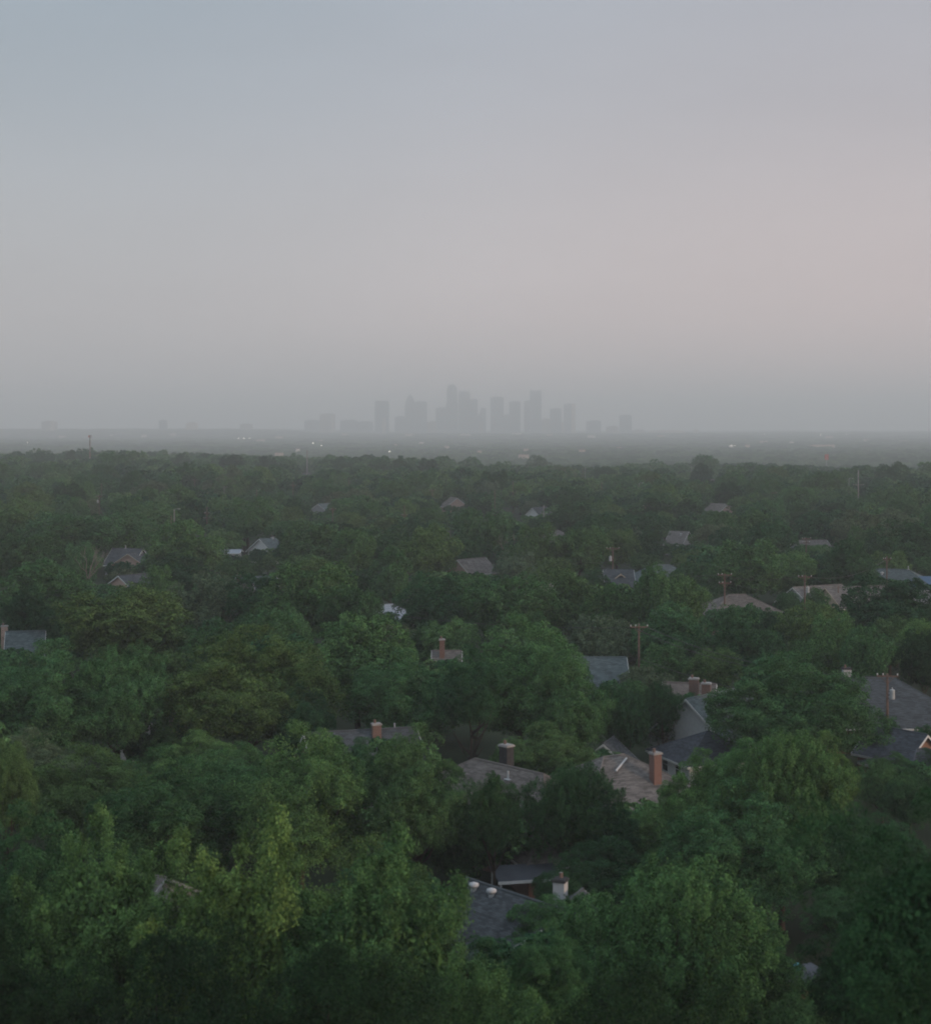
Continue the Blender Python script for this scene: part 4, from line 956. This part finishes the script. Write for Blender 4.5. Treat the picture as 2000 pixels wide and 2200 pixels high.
# ------------------------------------------------------------------ skyline and far buildings
DT = 9000.0
def tower(px0, px1, py, label, shape='box', m='far_glass', depth=None, Y=None, lit=None):
    Y = Y or DT + random.uniform(-250, 250)
    k = Y / F; x0, x1 = (px0 - 1000) * k, (px1 - 1000) * k; top = H + (V0 - py) * k; gz = float(ground_z((x0 + x1) / 2, Y)) - 2
    w = x1 - x0; dp = depth or max(18, w * .9); hh = top - gz; cx = (x0 + x1) / 2
    root = empty('office_tower', (cx, Y + dp / 2, gz)); tag(root, label, 'skyscraper' if hh > 110 else 'building', 'towers of the hazy skyline')
    b = MB()
    def prof(pts, name='tower_body', mm=m):
        q = MB(); q.hexa([(x, -dp / 2, z) for x, z in pts], [(x, dp / 2, z) for x, z in pts]); return q.build(name, M[mm], root)
    h = w / 2
    if shape == 'box':
        b.box((0, 0, hh / 2 - 2), (w, dp, hh - 4)); b.build('tower_body', M[m], root)
        c = MB(); c.box((w * .05, 0, hh - 2), (w * .6, dp * .6, 4)); c.build('roof_plant', M[m], root)
    elif shape == 'rounded':
        pts = [(-h, 0), (h, 0), (h, hh - 10)] + [(h - 10 + 10 * math.cos(a), hh - 10 + 10 * math.sin(a)) for a in np.linspace(.3, PI / 2, 5)] + [(-h + 10 - 10 * math.sin(a), hh - 10 + 10 * math.cos(a)) for a in np.linspace(0, PI / 2, 6)]
        prof(pts)
    elif shape == 'arch':
        pts = [(-h, 0), (h, 0), (h, hh * .72), (h * .82, hh * .83), (h * .5, hh * .92), (h * .18, hh * .985), (0, hh), (-h * .18, hh * .985), (-h * .5, hh * .92), (-h * .82, hh * .83), (-h, hh * .72)]
        prof(pts)
    elif shape == 'barrel':
        pts = [(-h, 0), (h, 0), (h, hh * .62), (h * .86, hh * .64), (h * .86, hh * .88), (h * .7, hh * .96), (h * .4, hh), (-h * .4, hh), (-h * .7, hh * .96), (-h * .86, hh * .88), (-h * .86, hh * .64), (-h, hh * .62)]
        prof(pts)
    elif shape == 'crown':
        b.box((0, 0, hh * .47), (w, dp, hh * .94)); b.build('tower_body', M[m], root)
        for x in (-.42, -.2, .03, .28, .42):
            c = MB(); c.box((x * w, 0, hh * .94 + (.05 if x in (.03,) else .03) * hh / 1), (w * .07, dp * .2, hh * (.1 if x == .03 else .06))); c.build('spire', M[m], root)
        c = MB(); c.box((0, 0, hh * .96), (w * .7, dp * .7, hh * .04)); c.build('roof_plant', M[m], root)
    elif shape == 'notch':
        pts = [(-h, 0), (h, 0), (h, hh), (h * .5, hh), (h * .1, hh * .982), (-h * .3, hh * .985), (-h * .6, hh * .99), (-h, hh)]
        prof(pts)
    elif shape == 'step':
        pts = [(-h, 0), (h, 0), (h, hh), (-h * .1, hh), (-h * .25, hh * .82), (-h * .6, hh * .78), (-h, hh * .7)]
        prof(pts)
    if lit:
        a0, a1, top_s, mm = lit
        c = MB(); c.box(((a0 + a1) / 2 * w, -dp / 2 - 1, hh * top_s / 2), ((a1 - a0) * w, 3, hh * top_s)); c.build('painted_lit_side', M[mm], root)  # paler slab paints the sunlit side onto the tower, not a separate bay
    return root
tower(654, 684, 902, 'low dark block first in the skyline from the left')
tower(687, 718, 888, 'beige block with a right side painted as lit near the left end of the skyline', m='far_stone', lit=(.3, .5, .9, 'far_pale'))
tower(731, 766, 902, 'wide low block left of the round cornered tower')
tower(767, 800, 905, 'low wide block tucked under the round cornered tower', Y=9300)
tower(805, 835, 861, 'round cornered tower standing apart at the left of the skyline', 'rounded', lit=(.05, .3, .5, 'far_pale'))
tower(848, 871, 894, 'short block left of the pointed tower')
tower(870, 892, 847, 'tower with a pointed arched top', 'arch', Y=8900)
tower(889, 917, 862, 'flat topped slab attached to the pointed tower', Y=9080)
tower(917, 938, 905, 'low block between the flat slab and the tallest tower', m='far_stone')
tower(936, 962, 875, 'mid height block left of the tallest tower', Y=9200)
tower(958, 984, 826, 'tallest tower with a rounded shouldered top', 'barrel', Y=8900)
tower(985, 1010, 839, 'tower with a crown of small spires right of the tallest', 'crown', Y=9020)
tower(1009, 1026, 857, 'slim tower right of the spired tower', Y=9150)
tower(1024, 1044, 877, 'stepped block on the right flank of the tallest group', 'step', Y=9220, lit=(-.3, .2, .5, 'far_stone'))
tower(1054, 1082, 852, 'plain flat topped tower in the middle of the skyline', Y=8950)
tower(1080, 1096, 890, 'lower shoulder block beside the plain flat topped tower', Y=9250)
tower(1094, 1118, 862, 'flat topped tower right of the plain middle tower', Y=9000)
tower(1126, 1142, 860, 'narrow tower leaning against the second tallest tower', Y=9150)
tower(1139, 1163, 838, 'second tallest tower with a notched flat top', 'notch', Y=8950)
tower(1163, 1181, 899, 'low block right of the second tallest tower', m='far_stone', Y=9200)
tower(1182, 1206, 877, 'mid height flat block right of centre of the skyline', Y=9050)
tower(1204, 1214, 906, 'very low pale block between two right hand towers', m='far_pale', Y=9250)
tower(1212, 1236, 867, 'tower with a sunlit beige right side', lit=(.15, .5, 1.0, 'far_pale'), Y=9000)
tower(1261, 1291, 903, 'broad low dark block near the right end of the skyline')
tower(1303, 1328, 915, 'lowest wide block near the right end of the skyline', m='far_stone')
tower(1332, 1357, 891, 'lone tower at the right end of the skyline')
tower(1357, 1386, 923, 'long low block right of the lone right end tower', m='far_stone', Y=9200)
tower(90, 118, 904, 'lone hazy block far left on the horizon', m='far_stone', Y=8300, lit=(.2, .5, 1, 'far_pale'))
tower(342, 358, 902, 'narrow hazy block on the left horizon', Y=8600)
tower(400, 422, 907, 'pale hazy block right of the narrow one on the left horizon', m='far_pale', Y=8500)
tower(516, 540, 910, 'dim wide block on the left horizon toward the skyline', m='far_stone', Y=8800)
tower(1400, 1470, 924, 'very long low hazy block on the right horizon', m='far_pale', Y=9400)
tower(1490, 1500, 922, 'small pale hazy block on the right horizon', m='far_pale', Y=9300)

# low pale buildings in the valley
def stand(px, py, up):
    """first distance beyond the crest at which something `up` metres tall tops out at that photo row"""
    for Y in range(1250, 9000, 50):
        x = (px - 1000) * Y / F; z = H + (V0 - py) * Y / F; g = float(ground_z(x, Y))
        if Y + .8 * x > 1350 and z <= g + up: return x, Y, g, z
    return x, Y, g, z
SKY_MARKS = [(20, 'the far left edge'), (105, 'the far left hazy block'), (194, 'the striped mast'), (350, 'the narrow hazy block'), (411, 'the pale hazy block'), (528, 'the dim wide block'), (669, 'the first low dark block'), (748, 'the wide low block'),
             (820, 'the round cornered tower'), (881, 'the pointed tower'), (971, 'the tallest tower'), (1068, 'the plain middle tower'), (1151, 'the second tallest tower'), (1224, 'the sunlit tower'), (1276, 'the broad low dark block'), (1345, 'the lone right end tower'),
             (1435, 'the long low hazy block'), (1495, 'the slim pale pole'), (1640, 'the empty right horizon'), (1775, 'the orange red sign'), (1850, 'the tall pale steel pole'), (1950, 'the far right edge')]
NEAR_N = {}
def beside(px, head):
    m = min(SKY_MARKS, key=lambda q: abs(q[0] - px))[1]; k = (head, m); NEAR_N[k] = NEAR_N.get(k, 0) + 1
    return f"{head} {'below' if NEAR_N[k] == 1 else ['', '', 'further down below', 'lowest below', 'fourth below'][min(NEAR_N[k], 4)]} {m}"
def low_building(px, py, wpx, hm_, label, m='far_white', group='pale low buildings in the hazy valley', up=18):
    x, Y, gz, z = stand(px, py, up)
    w = wpx * Y / F; root = empty('low_building', (x, Y, gz)); tag(root, label, 'building', group); hh = max(z - gz + hm_, 8)
    b = MB(); b.box((0, 0, hh / 2 - 2), (w, w * .5 + 8, hh + 4)); b.build('wall', M[m], root)
    b = MB(); b.box((0, 0, hh + .25), (w + 1, w * .5 + 9, .5)); b.build('roof', M['far_stone'], root)
vr = random.Random(4)
LB = 'small pale low building in the hazy valley,'
for px, py, w, Y in ((135, 936, 34, 5200), (240, 934, 12, 5600), (310, 935, 22, 5600), (372, 931, 30, 6800), (560, 945, 28, 4700), (600, 938, 40, 5600), (640, 966, 12, 3300), (690, 946, 18, 4700), (600, 975, 24, 3000),
                     (850, 955, 16, 4000), (905, 950, 22, 4400), (960, 958, 20, 3900), (1030, 968, 16, 3300), (1130, 966, 20, 3400), (1250, 967, 34, 3300), (1330, 961, 18, 3600), (1570, 957, 20, 3800), (1605, 956, 26, 3900),
                     (1640, 948, 30, 4600), (1700, 950, 16, 4400), (1860, 944, 30, 4800), (1940, 947, 24, 4600), (1780, 937, 30, 6000), (1110, 931, 40, 7900), (880, 932, 30, 8200), (1000, 933, 36, 8100), (1180, 933, 30, 8000), (740, 931, 24, 8200), (1420, 936, 40, 7300), (1270, 936, 26, 7600)):
    low_building(px, py, w * vr.uniform(.3, .7), vr.uniform(0, 2), beside(px, LB), m=vr.choice(('far_white', 'far_pale', 'far_pale')))
low_building(1765, 957, 48, 2, 'long sunlit flat building above the orange red sign', m='far_pale', group='valley halls')
low_building(1125, 978, 22, 1, 'sunlit pale building on the crest below the skyline', m='far_pale', group='valley halls')
# brick block at the left edge of the crest
P_ = at(5, 977, 11.5); root = empty('brick_building', (P_.x, P_.y, float(ground_z(P_.x, P_.y)))); tag(root, 'long flat roofed red brick building at the left edge of the crest', 'building')
b = MB(); b.box((0, 0, 5.5), (30, 14, 11)); b.build('wall', M['brick_orange'], root)
b = MB(); b.box((0, 0, 11.25), (30.6, 14.6, .5)); b.build('parapet', M['trim_tan'], root)
for i in range(7):
    b = MB(); b.box((-12 + 4 * i, -7.05, 9), (1.6, .12, 1.5)); b.build('window', M['glass'], root)
keep(-20, 972, 42, 990, P_.y)
# orange red sign in the haze
P_ = Vector(((1775 - 1000) * 1900 / F, 1900, float(ground_z((775) * 1900 / F, 1900)))); root = empty('pole_sign', P_); tag(root, 'tall twin panel orange red sign standing out of the hazy trees on the right', 'sign')
zt = H + (V0 - 976) * 1900 / F - P_.z; zb = H + (V0 - 988) * 1900 / F - P_.z
for s in (-1, 1):
    b = MB(); b.box((s * 1.25, 0, (zt + zb) / 2), (1.9, .8, zt - zb)); b.build('sign_panel', M['red_paint'], root)
b = MB(); b.tube([(0, 0.5, 0), (0, .5, zt)], [.35, .35], n=8); b.build('post', M['steel'], root)
# lamps that are already lit
def street_lamp(px, py, label, size=1.0):
    x, Y, gz, z = stand(px, py, 22); root = empty('floodlight', (x, Y, gz)); tag(root, label, 'street lamp', 'lit lamps in the hazy valley')
    hh = max(z - gz, 10)
    b = MB(); b.tube([(0, 0, -1), (0, 0, hh)], [.3, .2], n=6); b.build('post', M['steel'], root)
    b = MB(); s = size * Y / 3400; b.tube([(0, -.3, hh - .5 * s), (0, -.3, hh), (0, -.3, hh + .5 * s)], [.4 * s, .7 * s, .4 * s], n=8); b.build('lamp_head', M['lamp'], root)
for px, py, s_, lb in ((513, 942, 1.3, 'white lit lamp, first of the row of three left of centre'), (524, 942, 1.5, 'white lit lamp, middle of the row of three left of centre'), (536, 941, 1.3, 'white lit lamp, last of the row of three left of centre'),
                   (673, 952, 1.3, 'white lit lamp, upper of the pair right of the slim pale mast'), (691, 957, 1.3, 'white lit lamp, lower of the pair right of the slim pale mast'), (837, 970, 1.2, 'single white lit lamp low below the round cornered tower'),
                   (1641, 933, 1.2, 'single lit lamp high on the right horizon, left of the other two'), (1762, 934, 1.1, 'lit lamp on the right horizon above the orange red sign'), (1817, 934, 1.1, 'lit lamp on the right horizon right of the orange red sign'),
                   (1571, 957, 1.0, 'lit lamp, left one of a close pair right of the skyline'), (1578, 957, 1.0, 'lit lamp, right one of a close pair right of the skyline'), (60, 951, 1.0, 'faint lit lamp in the valley near the far left edge')):
    street_lamp(px, py, lb, s_)

# pale blue ball lying on a dark shed roof by the bottom trees
p = at(1712, 2076, 4.0)
root = empty('garden_shed', (p.x + .35, p.y - .6, 0), .5); tag(root, 'dark flat roofed garden shed under the pale blue ball', 'shed')
b = MB(); b.box((0, 0, 1.78), (2.6, 2.2, 3.56)); b.build('wall', M['door_paint'], root)
b = MB(); b.hexa([(-1.5, -1.3, 3.5), (1.5, -1.3, 3.5), (1.5, 1.3, 3.72), (-1.5, 1.3, 3.72)], [(-1.5, -1.3, 3.58), (1.5, -1.3, 3.58), (1.5, 1.3, 3.8), (-1.5, 1.3, 3.8)]); b.build('roof', M['sh_dark'], root)
b = MB(); b.tube([(0, 0, .0)] + [(0, 0, .24 - .24 * math.cos(a)) for a in np.linspace(.4, 2.7, 7)] + [(0, 0, .48)], [.02] + [.24 * math.sin(a) for a in np.linspace(.4, 2.7, 7)] + [.02], n=14)
ball = b.build('ball', M['cyan_plastic'], smooth=True); ball.location = (p.x, p.y, 3.72); tag(ball, 'pale blue ball lying on the dark shed roof between the bottom trees', 'ball')
keep(1695, 2062, 1735, 2110, p.y - 1)

print('trees single', len(ownt) + len(single), 'rest', len(rest), 'valley', len(P), 'hidden', len([t for t in TREES if t.get('vis', 0) == 0]))
